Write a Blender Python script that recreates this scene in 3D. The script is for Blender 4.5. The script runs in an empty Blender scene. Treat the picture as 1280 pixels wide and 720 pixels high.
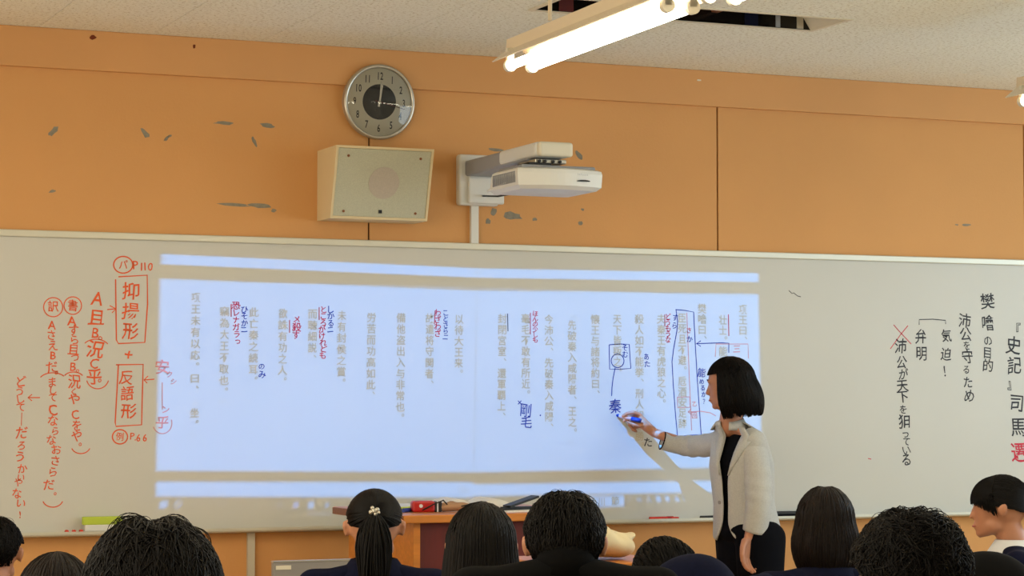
import bpy, bmesh, math, random
import numpy as np
from mathutils import Vector, Matrix, Quaternion
from mathutils.bvhtree import BVHTree
random.seed(7); RNG = np.random.default_rng(7)
R = math.radians
scn = bpy.context.scene
COL = scn.collection

# ------------------------------------------------------------------ camera
F = 2847.0; YAW = R(23.15); PITCH = math.atan(146 / F); DIST = 9.75
CAM = np.array([-DIST * math.sin(YAW), -DIST * math.cos(YAW), 1.39])
FW = np.array([math.sin(YAW) * math.cos(PITCH), math.cos(YAW) * math.cos(PITCH), math.sin(PITCH)])
RT = np.array([math.cos(YAW), -math.sin(YAW), 0.0]); UP = np.cross(RT, FW)
cd = bpy.data.cameras.new('camera'); co = bpy.data.objects.new('camera', cd); COL.objects.link(co)
cd.sensor_width = 36.0; cd.lens = F / 1280 * 36.0; cd.clip_start = 0.05
co.location = Vector(CAM); co.rotation_euler = (math.pi / 2 + PITCH, 0, -YAW)
scn.camera = co

# ------------------------------------------------------------------ world, daylight, added warm fill, exposure
scn.view_settings.view_transform = 'Standard'; scn.view_settings.look = 'None'
scn.view_settings.gamma = 1.0; scn.view_settings.use_curve_mapping = False
scn.view_settings.exposure = 0.20
w = bpy.data.worlds.new('world'); scn.world = w; w.use_nodes = True
w.node_tree.nodes['Background'].inputs[0].default_value = (0.62, 0.78, 1.0, 1)
w.node_tree.nodes['Background'].inputs[1].default_value = 0.5
TUBE = 15.0           # fluorescent tube radiance
WINDOW_W = 42.0; FILL_L = 27.0      # daylight per right-wall window; warm fill added on the left
PROJ_K = 0.0215         # projector lamp
scn.cycles.max_bounces = 6; scn.cycles.diffuse_bounces = 4; scn.cycles.glossy_bounces = 3
scn.cycles.transmission_bounces = 4; scn.cycles.transparent_max_bounces = 8
scn.cycles.sample_clamp_indirect = 4.0; scn.cycles.caustics_reflective = False; scn.cycles.caustics_refractive = False

def window_or_fill_light(loc, sx, sz, power, rot, c=(0.70, 0.87, 1.0)):
    l = bpy.data.lights.new('daylight_and_fill', 'AREA'); l.shape = 'RECTANGLE'; l.size = sx; l.size_y = sz
    l.energy = power; l.color = c
    o = bpy.data.objects.new('daylight_and_fill', l); COL.objects.link(o); o.location = loc; o.rotation_euler = rot
    return o
RX0, RX1, RY0, RY1, H = -4.6, 4.4, -10.2, 0.0, 2.88
for wy in (-2.2, -4.6, -7.0):
    window_or_fill_light((RX1 - 0.03, wy, 1.75), 1.5, 1.9, WINDOW_W, (0, R(90), 0))
    window_or_fill_light((RX0 + 0.03, wy, 1.75), 1.5, 1.9, FILL_L, (0, R(-90), 0), (1.0, 0.86, 0.64))  # unseen warm fill added to brighten the left part of the board

# projector beam: a spot lamp whose colour is the picture it throws on the board
BEAM = Vector((-0.14, -0.50, 2.235))
U0, U1, V0, V1 = -1.60, 1.30, 0.92, 2.04
sl = bpy.data.lights.new('projector_beam', 'SPOT'); SPOT = bpy.data.objects.new('projector_beam', sl); COL.objects.link(SPOT)
SPOT.location = BEAM; SPOT.rotation_euler = Vector((0.05, 1, -0.9)).to_track_quat('-Z', 'Y').to_euler()
sl.spot_size = R(172); sl.spot_blend = 0.0; sl.shadow_soft_size = 0.004; sl.energy = 400.0

# ------------------------------------------------------------------ helpers
def at(x, y, Y=0.0):
    d = FW * F + RT * (x - 640) - UP * (y - 360)
    return Vector(CAM + d * (Y - CAM[1]) / d[1])
def deep(x, y, t):
    return Vector(CAM + (FW * F + RT * (x - 640) - UP * (y - 360)) / F * t)
def lin(c):
    return tuple(((v / 255) / 12.92 if v <= 10 else ((v / 255 + 0.055) / 1.055) ** 2.4) for v in c)
def mat(name, rgb, rough=0.6, metal=0.0, spec=0.5, noise=None, bump=None, emit=None, sheen=0, coord='Object'):
    """rgb in sRGB 0..255; noise=(scale, amount), bump=(scale, distance)"""
    m = bpy.data.materials.new(name); m.use_nodes = True; nt = m.node_tree; b = nt.nodes['Principled BSDF']
    c = lin(rgb) + (1,)
    b.inputs['Base Color'].default_value = c; b.inputs['Roughness'].default_value = rough
    b.inputs['Metallic'].default_value = metal; b.inputs['Specular IOR Level'].default_value = spec
    if sheen: b.inputs['Sheen Weight'].default_value = sheen
    if emit: b.inputs['Emission Color'].default_value = lin(emit[0]) + (1,); b.inputs['Emission Strength'].default_value = emit[1]
    if noise or bump:
        tc = nt.nodes.new('ShaderNodeTexCoord')
    if noise:
        n = nt.nodes.new('ShaderNodeTexNoise'); n.inputs['Scale'].default_value = noise[0]; n.inputs['Detail'].default_value = 5
        if len(noise) > 2:
            mp = nt.nodes.new('ShaderNodeMapping'); mp.inputs['Scale'].default_value = noise[2]
            nt.links.new(tc.outputs[coord], mp.inputs[0]); nt.links.new(mp.outputs[0], n.inputs['Vector'])
        else: nt.links.new(tc.outputs[coord], n.inputs['Vector'])
        mr = nt.nodes.new('ShaderNodeMapRange'); mr.inputs[1].default_value = 0.3; mr.inputs[2].default_value = 0.7
        mr.inputs[3].default_value = 1 - noise[1]; mr.inputs[4].default_value = 1 + noise[1]
        nt.links.new(n.outputs[0], mr.inputs[0])
        mx = nt.nodes.new('ShaderNodeVectorMath'); mx.operation = 'SCALE'; mx.inputs[0].default_value = c[:3]
        nt.links.new(mr.outputs[0], mx.inputs['Scale']); nt.links.new(mx.outputs[0], b.inputs['Base Color'])
    if bump:
        n2 = nt.nodes.new('ShaderNodeTexNoise'); n2.inputs['Scale'].default_value = bump[0]; n2.inputs['Detail'].default_value = 4
        nt.links.new(tc.outputs[coord], n2.inputs['Vector'])
        bp = nt.nodes.new('ShaderNodeBump'); bp.inputs['Distance'].default_value = bump[1]; bp.inputs['Strength'].default_value = 0.6
        nt.links.new(n2.outputs[0], bp.inputs['Height']); nt.links.new(bp.outputs[0], b.inputs['Normal'])
    return m
def tag(o, label=None, cat=None, group=None, kind=None):
    for k, v in (('label', label), ('category', cat), ('group', group), ('kind', kind)):
        if v: o[k] = v
    return o
def empty(name, loc, rz=0.0):
    o = bpy.data.objects.new(name, None); COL.objects.link(o); o.location = loc; o.rotation_euler = (0, 0, rz)
    o.empty_display_size = 0.1
    return o
def link(name, me, m=None, parent=None, smooth=False, loc=None):
    o = bpy.data.objects.new(name, me); COL.objects.link(o)
    if m: me.materials.append(m)
    if smooth: me.polygons.foreach_set('use_smooth', [True] * len(me.polygons))
    if parent: o.parent = parent
    if loc is not None: o.location = loc
    return o
def obj(name, bm, m=None, parent=None, smooth=False, bevel=0.0, seg=2, loc=None):
    me = bpy.data.meshes.new(name)
    if bevel:
        bmesh.ops.bevel(bm, geom=[e for e in bm.edges if e.calc_face_angle(0) > 0.6], offset=bevel, segments=seg, affect='EDGES', profile=0.5)
    bmesh.ops.recalc_face_normals(bm, faces=bm.faces)
    bm.to_mesh(me); bm.free()
    o = link(name, me, m, parent, smooth, loc)
    if smooth and bevel == 0:
        pass
    return o
def box(x0, x1, y0, y1, z0, z1, bm=None):
    bm = bm or bmesh.new()
    r = bmesh.ops.create_cube(bm, size=1.0)
    for v in r['verts']:
        v.co = Vector(((x0 + x1) / 2 + v.co.x * (x1 - x0), (y0 + y1) / 2 + v.co.y * (y1 - y0), (z0 + z1) / 2 + v.co.z * (z1 - z0)))
    return bm
def cyl(p0, p1, r0, r1=None, n=20, bm=None, caps=True):
    bm = bm or bmesh.new(); p0 = Vector(p0); p1 = Vector(p1); r1 = r0 if r1 is None else r1
    q = (p1 - p0).to_track_quat('Z', 'Y')
    M = Matrix.Translation((p0 + p1) / 2) @ q.to_matrix().to_4x4()
    bmesh.ops.create_cone(bm, cap_ends=caps, segments=n, radius1=r0, radius2=r1, depth=(p1 - p0).length, matrix=M)
    return bm
def prism(pts, y0, y1, bm=None):
    """outline pts (x,z) extruded from y0 to y1"""
    bm = bm or bmesh.new()
    a = [bm.verts.new((x, y0, z)) for x, z in pts]; b = [bm.verts.new((x, y1, z)) for x, z in pts]
    bm.faces.new(a); bm.faces.new(b[::-1])
    for i in range(len(pts)):
        j = (i + 1) % len(pts); bm.faces.new((a[i], b[i], b[j], a[j]))
    return bm
def tube(pts, r, n=6, bm=None):
    bm = bm or bmesh.new(); rings = []; P = [Vector(p) for p in pts]; K = len(P)
    for i, p in enumerate(P):
        t = (P[min(i + 1, K - 1)] - P[max(i - 1, 0)]).normalized()
        a = t.cross(Vector((0.13, 0.21, 1))).normalized(); b = t.cross(a)
        rr = r[i] if isinstance(r, (list, tuple)) else r
        rings.append([bm.verts.new(p + (a * math.cos(2 * math.pi * k / n) + b * math.sin(2 * math.pi * k / n)) * rr) for k in range(n)])
    for i in range(K - 1):
        for k in range(n):
            bm.faces.new((rings[i][k], rings[i][(k + 1) % n], rings[i + 1][(k + 1) % n], rings[i + 1][k]))
    bm.faces.new(rings[0][::-1]); bm.faces.new(rings[-1])
    return bm
def hull(items, bm):
    """convex hull of ellipsoids (centre, radius or (rx,ry,rz)[, quaternion]) added to bm"""
    pts = []
    for it in items:
        c = Vector(it[0]); r = it[1]; r = (r, r, r) if isinstance(r, (int, float)) else r
        q = it[2] if len(it) > 2 else None
        for d_ in SPH[1 if max(r) > 0.03 else 0]:
            p = Vector((d_[0] * r[0], d_[1] * r[1], d_[2] * r[2]))
            if q: p = q @ p
            pts.append(p + c)
    b = bmesh.new()
    for p in pts: b.verts.new(p)
    h = bmesh.ops.convex_hull(b, input=b.verts[:])
    used = set(v for f in b.faces for v in f.verts)
    bmesh.ops.delete(b, geom=[v for v in b.verts if v not in used], context='VERTS')
    bmesh.ops.recalc_face_normals(b, faces=b.faces)
    me = bpy.data.meshes.new('h'); b.to_mesh(me); b.free(); bm.from_mesh(me); bpy.data.meshes.remove(me)
def _ico(n):
    b = bmesh.new(); bmesh.ops.create_icosphere(b, subdivisions=n, radius=1.0); r = [tuple(v.co) for v in b.verts]; b.free(); return r
SPH = (_ico(2), _ico(3))
def remesh(parts, voxel, smooth=4, fac=0.6):
    """union of hulls, made one continuous surface"""
    out = bmesh.new()
    for it in parts:
        b = bmesh.new(); hull(it, b); me = bpy.data.meshes.new('t'); b.to_mesh(me); b.free(); out.from_mesh(me); bpy.data.meshes.remove(me)
    me = bpy.data.meshes.new('t'); out.to_mesh(me); out.free()
    o = bpy.data.objects.new('t', me); COL.objects.link(o)
    m = o.modifiers.new('r', 'REMESH'); m.mode = 'VOXEL'; m.voxel_size = voxel; m.use_smooth_shade = True
    if smooth:
        s = o.modifiers.new('s', 'SMOOTH'); s.iterations = smooth; s.factor = fac
    bpy.context.view_layer.update()
    dg = bpy.context.evaluated_depsgraph_get()
    res = bpy.data.meshes.new_from_object(o.evaluated_get(dg), depsgraph=dg)
    COL.objects.unlink(o); bpy.data.objects.remove(o); bpy.data.meshes.remove(me)
    return res
def shift(me, v):
    me.transform(Matrix.Translation(v)); return me
def joined(meshes):
    bm = bmesh.new()
    for m in meshes: bm.from_mesh(m)
    me = bpy.data.meshes.new('j'); bm.to_mesh(me); bm.free(); return me
def copy_tree(o, parent=None):
    c = o.copy(); COL.objects.link(c)
    if parent: c.parent = parent
    for ch in list(o.children): copy_tree(ch, c)
    return c

# glyphs ---------------------------------------------------------------
GL = {}
def glyph(ch, thin=0.0):
    """(verts Nx2, tris Mx3) of one character, em = 1, centred on its em box"""
    k = (ch, thin)
    if k in GL: return GL[k]
    cu = bpy.data.curves.new('g', 'FONT'); cu.body = ch; cu.size = 1.0; cu.resolution_u = 2; cu.offset = thin
    cu.align_x = 'CENTER'
    o = bpy.data.objects.new('g', cu); COL.objects.link(o); bpy.context.view_layer.update()
    dg = bpy.context.evaluated_depsgraph_get()
    me = bpy.data.meshes.new_from_object(o.evaluated_get(dg), depsgraph=dg)
    me.calc_loop_triangles()
    v = np.array([(p.co.x, p.co.y) for p in me.vertices]) if len(me.vertices) else np.zeros((0, 2))
    t = np.array([tuple(l.vertices) for l in me.loop_triangles]) if len(me.loop_triangles) else np.zeros((0, 3), int)
    if len(v): v[:, 1] -= 0.36
    COL.objects.unlink(o); bpy.data.objects.remove(o); bpy.data.curves.remove(cu); bpy.data.meshes.remove(me)
    GL[k] = (v, t); return GL[k]

# ------------------------------------------------------------------ materials
M = {}
M['wall'] = mat('wall_paint', (215, 158, 96), 0.75, noise=(1.3, 0.04), bump=(90, 0.0008))
M['beam'] = mat('beam_paint', (213, 158, 100), 0.75, noise=(1.1, 0.05))
M['dark_gap'] = mat('seam', (70, 38, 20), 0.9)
M['patch'] = mat('bare_plaster', (140, 134, 118), 0.9, noise=(60, 0.15))
M['rust'] = mat('rust_hole', (110, 45, 15), 0.9)
M['board'] = mat('enamel_whiteboard', (209, 208, 200), 0.38, spec=0.35, noise=(2.0, 0.012))
M['alu'] = mat('cream_aluminium', (214, 212, 196), 0.35, metal=0.25)
M['cream'] = mat('cream_plastic', (222, 216, 196), 0.45)
M['cream2'] = mat('cream_metal_case', (226, 208, 166), 0.5)
M['grille'] = mat('speaker_cloth', (192, 192, 170), 0.85, noise=(220, 0.08))
M['cone'] = mat('speaker_cone', (190, 180, 166), 0.9, noise=(150, 0.05))
M['black'] = mat('black_plastic', (16, 16, 17), 0.5)
M['white'] = mat('white_plastic', (226, 226, 220), 0.4)
M['greyplastic'] = mat('grey_plastic', (150, 152, 156), 0.5)
M['silver'] = mat('brushed_silver', (196, 192, 180), 0.32, metal=0.7)
M['dial'] = mat('dial_face', (232, 228, 208), 0.5)
M['floor'] = mat('floor_wood', (194, 174, 142), 0.45, noise=(5, 0.15, (1, 8, 1)))
M['wall2'] = mat('side_wall_paint', (238, 228, 206), 0.8)
M['wood'] = mat('varnished_wood', (196, 122, 48), 0.35, noise=(6, 0.12, (1, 9, 9)))
M['woodend'] = mat('dark_wood_edge', (136, 82, 46), 0.4, noise=(8, 0.15, (1, 9, 9)))
M['redpanel'] = mat('red_brown_panel', (92, 17, 6), 0.55, noise=(4, 0.15, (8, 8, 1)))
M['steel'] = mat('grey_painted_steel', (142, 138, 134), 0.4)
M['hair'] = mat('black_hair', (11, 8, 7), 0.55, spec=0.16)
M['hair2'] = mat('dark_brown_hair', (20, 12, 9), 0.55, spec=0.18)
M['skin'] = mat('skin', (188, 130, 98), 0.5, noise=(12, 0.05), bump=(250, 0.0003))
M['lip'] = mat('lip', (170, 90, 80), 0.5)
M['eyew'] = mat('eye_white', (196, 184, 172), 0.25)
M['iris'] = mat('iris', (26, 16, 12), 0.2)
M['jacket'] = mat('grey_linen_jersey', (190, 190, 186), 0.9, noise=(160, 0.07), bump=(350, 0.0008))
M['navy'] = mat('navy_wool', (12, 16, 40), 0.95, spec=0.15, noise=(90, 0.15))
M['navyd'] = mat('dark_navy_cloth', (9, 10, 17), 0.95, spec=0.12)
M['blackcloth'] = mat('black_wool', (10, 10, 11), 0.95, spec=0.12)
M['shirt'] = mat('white_cotton', (226, 228, 230), 0.8)
M['shoe'] = mat('shoe', (30, 26, 24), 0.4)
M['paper'] = mat('paper', (232, 230, 222), 0.8)
M['redcloth'] = mat('red_vinyl', (176, 22, 22), 0.4)
M['green'] = mat('green_felt', (186, 206, 70), 0.8)
M['tan'] = mat('tan_cloth', (170, 132, 100), 0.9)
M['creamcloth'] = mat('cream_canvas', (222, 206, 166), 0.85, bump=(40, 0.002))
M['blueink'] = mat('blue_marker_ink', (24, 54, 140), 0.6)
M['redink'] = mat('red_marker_ink', (206, 30, 62), 0.6)
M['orangeink'] = mat('orange_marker_ink', (232, 92, 36), 0.6)
M['blackink'] = mat('black_marker_ink', (42, 42, 48), 0.6)
M['washedink'] = mat('beam_washed_red_ink', (224, 142, 132), 0.6)  # red ink painted pale, as if washed out by the projector light
M['paintedtext'] = mat('painted_beam_lettering', (200, 188, 158), 0.6)  # tan paint standing in for letters the beam leaves unlit
M['pentip'] = mat('pink_white_barrel', (226, 196, 208), 0.35)
M['magnet'] = mat('red_magnet', (214, 50, 24), 0.4)
M['chair'] = mat('chair_plywood', (186, 138, 84), 0.45)
M['tube'] = mat('fluorescent_glass', (255, 250, 236), 0.4, emit=((255, 246, 222), TUBE))
M['lampwhite'] = mat('lamp_enamel', (224, 206, 176), 0.35)
def glass_mat():
    m = bpy.data.materials.new('clock_glass'); m.use_nodes = True; nt = m.node_tree; nt.nodes.clear()
    o = nt.nodes.new('ShaderNodeOutputMaterial'); t = nt.nodes.new('ShaderNodeBsdfTransparent'); g = nt.nodes.new('ShaderNodeBsdfGlossy')
    g.inputs['Roughness'].default_value = 0.03; fr = nt.nodes.new('ShaderNodeFresnel'); fr.inputs[0].default_value = 1.5
    mx = nt.nodes.new('ShaderNodeMixShader'); nt.links.new(fr.outputs[0], mx.inputs[0]); nt.links.new(t.outputs[0], mx.inputs[1]); nt.links.new(g.outputs[0], mx.inputs[2])
    nt.links.new(mx.outputs[0], o.inputs[0]); return m
M['glass'] = glass_mat()
def ceiling_mat():
    m = mat('speckled_ceiling_board', (212, 204, 186), 0.9)
    nt = m.node_tree; b = nt.nodes['Principled BSDF']; tc = nt.nodes.new('ShaderNodeTexCoord')
    n = nt.nodes.new('ShaderNodeTexNoise'); n.inputs['Scale'].default_value = 75; n.inputs['Detail'].default_value = 3; n.inputs['Roughness'].default_value = 0.65
    nt.links.new(tc.outputs['Object'], n.inputs['Vector'])
    r = nt.nodes.new('ShaderNodeValToRGB'); r.color_ramp.elements[0].position = 0.36; r.color_ramp.elements[1].position = 0.47
    r.color_ramp.elements[0].color = lin((206, 202, 180)) + (1,); r.color_ramp.elements[1].color = lin((245, 246, 234)) + (1,)
    nt.links.new(n.outputs[0], r.inputs[0]); nt.links.new(r.outputs[0], b.inputs['Base Color'])
    return m
M['ceil'] = ceiling_mat()

# ------------------------------------------------------------------ room shell
def struct(name, bm, m, parent=None, **k):
    o = obj(name, bm, m, parent, **k)
    if not parent: o['kind'] = 'structure'
    return o
floor = struct('floor', box(RX0 - .1, RX1 + .1, RY0 - .1, .1, -.08, 0), M['floor'])
wall = struct('wall_front', box(RX0 - .1, RX1 + .1, .012, .14, 0, H), M['dark_gap'])
xs = [RX0, -2.301, -.651, .999, 2.649, RX1]
for i in range(5):
    struct('wall_panel', box(xs[i] + .004, xs[i + 1] - .004, 0, .012, 0, 2.72), M['wall'], wall)
struct('wall_beam', box(RX0, RX1, -.022, .012, 2.72, H), M['beam'], wall, bevel=.004)

struct('wall_back', box(RX0 - .1, RX1 + .1, RY0 - .12, RY0, 0, H), M['wall2'])
for side, X0_, X1_, n0 in (('wall_right', RX1, RX1 + .12, 1), ('wall_left', RX0 - .12, RX0, 4)):  # left wall's unseen windows are added along with the warm fill
    wr = bmesh.new(); box(X0_, X1_, RY0, 0, 0, .95, wr); box(X0_, X1_, RY0, 0, 2.55, H, wr)
    for a, b in ((RY0, -8.0), (-6.0, -5.6), (-3.6, -3.2), (-1.2, 0)): box(X0_, X1_, a, b, .95, 2.55, wr)
    struct(side, wr, M['wall2'])
    for i, (a, b) in enumerate(((-3.2, -1.2), (-5.6, -3.6), (-8.0, -6.0))):
        f = bmesh.new(); xm = (X0_ + X1_) / 2
        for q in ((a, a + .05, .95, 2.55), (b - .05, b, .95, 2.55), ((a + b) / 2 - .025, (a + b) / 2 + .025, .95, 2.55), (a, b, .95, 1.0), (a, b, 2.5, 2.55)):
            box(xm - .025, xm + .025, q[0], q[1], q[2], q[3], f)
        wf = struct('window_%d' % (n0 + i), f, M['silver'])
        struct('pane', box(xm - .003, xm + .003, a + .05, b - .05, 1.0, 2.5), M['glass'], wf)
# baseboard
struct('baseboard_front', box(RX0, RX1, -.015, 0, 0, .1), M['woodend'])

# ceiling with its boards, and a long recess in front of the board
ceil = struct('ceiling', box(RX0 - .1, RX1 + .1, RY0 - .1, .1, H + .14, H + .24), M['dark_gap'])
HX0, HX1, HY0, HY1 = -.40, .80, -1.42, -1.15
px = -1.13 - .455 * 8
cols = [max(RX0, px + .455 * i) for i in range(24)]; cols = [c for c in cols if c < RX1 - .02] + [RX1]
rows = [0, -.4, -1.31, -2.22, -3.13]
g = .0012
ceil_mesh = {}
for j in range(4):
    for i in range(len(cols) - 1):
        x0, x1, y0, y1 = cols[i] + g, cols[i + 1] - g, rows[j + 1] + g, rows[j] - g
        if x1 - x0 < .01: continue
        rects = [(x0, x1, y0, y1)]
        ix0, ix1, iy0, iy1 = max(x0, HX0), min(x1, HX1), max(y0, HY0), min(y1, HY1)
        if ix0 < ix1 and iy0 < iy1:
            rects = []
            if x0 < HX0: rects.append((x0, HX0, y0, y1))
            if x1 > HX1: rects.append((HX1, x1, y0, y1))
            if y0 < HY0: rects.append((ix0, ix1, y0, HY0))
            if y1 > HY1: rects.append((ix0, ix1, HY1, y1))
        bm = bmesh.new()
        for r in rects: box(r[0], r[1], r[2], r[3], H, H + .012, bm)
        struct('ceiling_board', bm, M['ceil'], ceil)
struct('ceiling_board', box(RX0, RX1, RY0, -3.13 - g, H, H + .012), M['ceil'], ceil)
M['recess'] = mat('recess_dark_gloss', (38, 34, 30), 0.12, metal=0.6, spec=0.6)
rc = empty('ceiling_recess', (0.2, -1.285, H)); tag(rc, 'long dark mirror-lined recess in the ceiling boards behind the lit tubes', 'light recess')
def loc_box(c, x0, x1, y0, y1, z0, z1, bm=None): return box(x0 - c[0], x1 - c[0], y0 - c[1], y1 - c[1], z0 - c[2], z1 - c[2], bm)
c = (0.2, -1.285, H)
b = loc_box(c, HX0, HX1, HY0, HY1, H + .10, H + .11)
obj('lining', b, M['recess'], rc)
obj('side_plate', loc_box(c, HX0, HX1, HY1 - .004, HY1, H + .0, H + .10), M['recess'], rc)
for a_, b_x, m_ in ((.735, .765, 'silver'), (.50, .56, 'navy'), (.64, .66, 'greyplastic'), (-.30, -.24, 'redpanel'), (.05, .06, 'steel')): obj('painted_reflection', loc_box(c, a_, b_x, HY1 - .007, HY1 - .004, H + .002, H + .098), M[m_], rc)  # reflections in the recess lining, painted as coloured strips
obj('side_plate', loc_box(c, HX0, HX1, HY0, HY0 + .004, H + .0, H + .10), M['recess'], rc)
obj('end_plate', loc_box(c, HX0, HX0 + .004, HY0 + .004, HY1 - .004, H, H + .10), M['lampwhite'], rc)
bm = bmesh.new()
vv = [bm.verts.new((x - c[0], y - c[1], z - c[2])) for x, y, z in ((HX1 - .002, HY0 + .004, H), (HX1 - .002, HY1 - .004, H), (HX1 - .07, HY1 - .004, H + .10), (HX1 - .07, HY0 + .004, H + .10), (HX1, HY0 + .004, H), (HX1, HY1 - .004, H), (HX1, HY1 - .004, H + .10), (HX1, HY0 + .004, H + .10))]
for f in ((0, 1, 2, 3), (4, 7, 6, 5), (0, 4, 5, 1), (3, 2, 6, 7), (0, 3, 7, 4), (1, 5, 6, 2)): bm.faces.new([vv[k] for k in f])
obj('end_plate', bm, M['cream'], rc)
bm = bmesh.new()
for q in ((HX0 - .02, HX1 + .02, HY1, HY1 + .018), (HX0 - .02, HX1 + .02, HY0 - .018, HY0), (HX0 - .02, HX0, HY0, HY1), (HX1, HX1 + .02, HY0, HY1)):
    loc_box(c, q[0], q[1], q[2], q[3], H - .003, H, bm)
obj('trim', bm, M['cream'], rc)
for kx in (-.05, .35):
    obj('divider', loc_box(c, kx, kx + .03, HY0 + .01, HY1 - .01, H + .04, H + .10), M['woodend'], rc)

# wall: conduit, patches of bare plaster
def irregular(cx, cy, rx, ry, ang, n=11, jag=.3, y=-.0008, th=.0016):
    p = at(cx, cy); s = 1 / 292.0; pts = []
    for k in range(n):
        a = 2 * math.pi * k / n; q = 1 + random.uniform(-jag, jag)
        u, v = math.cos(a) * rx * q, math.sin(a) * ry * q
        pts.append((p.x + (u * math.cos(ang) - v * math.sin(ang)) * s, p.z + (u * math.sin(ang) + v * math.cos(ang)) * s))
    return prism(pts, y, y + th)
for a in ((67, 164, 9, 3.5, .8), (182, 167, 7, 3, -.9), (208, 173, 4, 2, .9), (212, 170, 3, 1.5, .7), (281, 154, 12, 2, 0), (335, 157, 9, 2.6, -.1), (318, 177, 6, 2, -1.2),
          (65, 239, 4, 2, .3), (293, 256, 19, 1.8, 0), (325, 257, 16, 3.2, 0), (342, 263, 3, 2, 0), (617, 265, 6, 5, .8), (640, 270, 14, 5, 0), (668, 274, 3, 2.5, 0),
          (726, 279, 3, 3, 0), (724, 194, 6, 3, -.9), (620, 187, 12, 2, -.1), (1207, 281, 7, 1.6, 0), (1196, 281, 2.5, 1, 0), (728, 262, 2, 1.5, 0), (610, 277, 4, 3, .9)):
    struct('plaster_patch', irregular(*a), M['patch'], wall)
struct('rust_patch', irregular(114, 48, 4, 2.6, .1, y=-.0238), M['rust'], wall)
struct('rust_patch', irregular(241, 59, 1.5, 2.5, 0, y=-.0238), M['rust'], wall)
struct('plaster_patch', irregular(871, 101, 3.5, 1.2, 0, y=-.0238), M['cream'], wall)

# ------------------------------------------------------------------ whiteboard
BX0, BX1, BZ0, BZ1 = -2.62, 3.05, .885, 2.075
wb = empty('whiteboard', (0, 0, 0)); tag(wb, 'wide cream-white enamel whiteboard across the orange front wall, covered in vertical handwriting', 'whiteboard')
obj('board_surface', box(BX0, BX1, -.012, 0, BZ0, BZ1), M['board'], wb)
obj('top_rail', box(BX0, BX1, -.024, 0, BZ1 - .027, BZ1 + .001), M['alu'], wb, bevel=.004)
obj('side_rail', box(BX0 - .02, BX0 + .005, -.024, 0, BZ0, BZ1), M['alu'], wb)
obj('side_rail', box(BX1 - .005, BX1 + .02, -.024, 0, BZ0, BZ1), M['alu'], wb)
bm = prism([], 0, 0) if False else bmesh.new()
prof = [(0, .870), (-.062, .878), (-.066, .884), (-.066, .894), (-.060, .894), (-.058, .888), (-.012, .888), (0, .888)]
a = [bm.verts.new((BX0, y, z)) for y, z in prof]; b2 = [bm.verts.new((BX1, y, z)) for y, z in prof]
bm.faces.new(a); bm.faces.new(b2[::-1])
for i in range(len(prof)):
    j = (i + 1) % len(prof); bm.faces.new((a[i], b2[i], b2[j], a[j]))
obj('marker_tray', bm, M['alu'], wb)
BY = -.0125   # ink lies on the enamel

def hand(chars, ink, name='handwriting', thin=.010, jit=1.0, default=16):
    """chars: (character, px, py, size px); joined into one column of writing on the board"""
    V, T = [], []; n = 0
    for q in chars:
        ch, x, y = q[0], q[1], q[2]; s = q[3] if len(q) > 3 else default
        v, t = glyph(ch, thin)
        if not len(v): continue
        p = at(x, y, BY); p2 = at(x, y + 1, BY); sc = s * (p - p2).length
        a = random.uniform(-.10, .10) * jit; sh = random.uniform(-.12, .12) * jit
        sx = random.uniform(.9, 1.05); ph = random.uniform(0, 6)
        X = v[:, 0] * sx + v[:, 1] * sh + .02 * np.sin(v[:, 1] * 7 + ph) * jit; Y = v[:, 1] + .02 * np.sin(v[:, 0] * 8 + ph * 2) * jit
        X, Y = X * math.cos(a) - Y * math.sin(a), X * math.sin(a) + Y * math.cos(a)
        V.append(np.stack([p.x + X * sc, np.full(len(X), BY - .0003), p.z + Y * sc], 1)); T.append(t + n); n += len(v)
    me = bpy.data.meshes.new(name); me.from_pydata(np.concatenate(V).tolist(), [], np.concatenate(T).tolist())
    return link(name, me, ink, wb)
def stroke(paths, ink, name='marker_line', wpx=1.5):
    for pts in paths:
        bm = bmesh.new()
        P = [at(x, y, BY - .0003) for x, y in pts]
        L = []
        for i in range(len(P)):
            t = (P[min(i + 1, len(P) - 1)] - P[max(i - 1, 0)]).normalized(); nn = Vector((-t.z, 0, t.x)) * (wpx / 292 / 2)
            L.append((bm.verts.new(P[i] + nn), bm.verts.new(P[i] - nn)))
        for i in range(len(L) - 1): bm.faces.new((L[i][0], L[i][1], L[i + 1][1], L[i + 1][0]))
        obj(name, bm, ink, wb)
def arc(cx, cy, rx, ry, a0=0, a1=360, n=22):
    return [(cx + rx * math.cos(R(a0 + (a1 - a0) * k / n)), cy + ry * math.sin(R(a0 + (a1 - a0) * k / n))) for k in range(n + 1)]
O, B_, RD, K, PALE = M['orangeink'], M['blueink'], M['redink'], M['blackink'], M['washedink']
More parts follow.
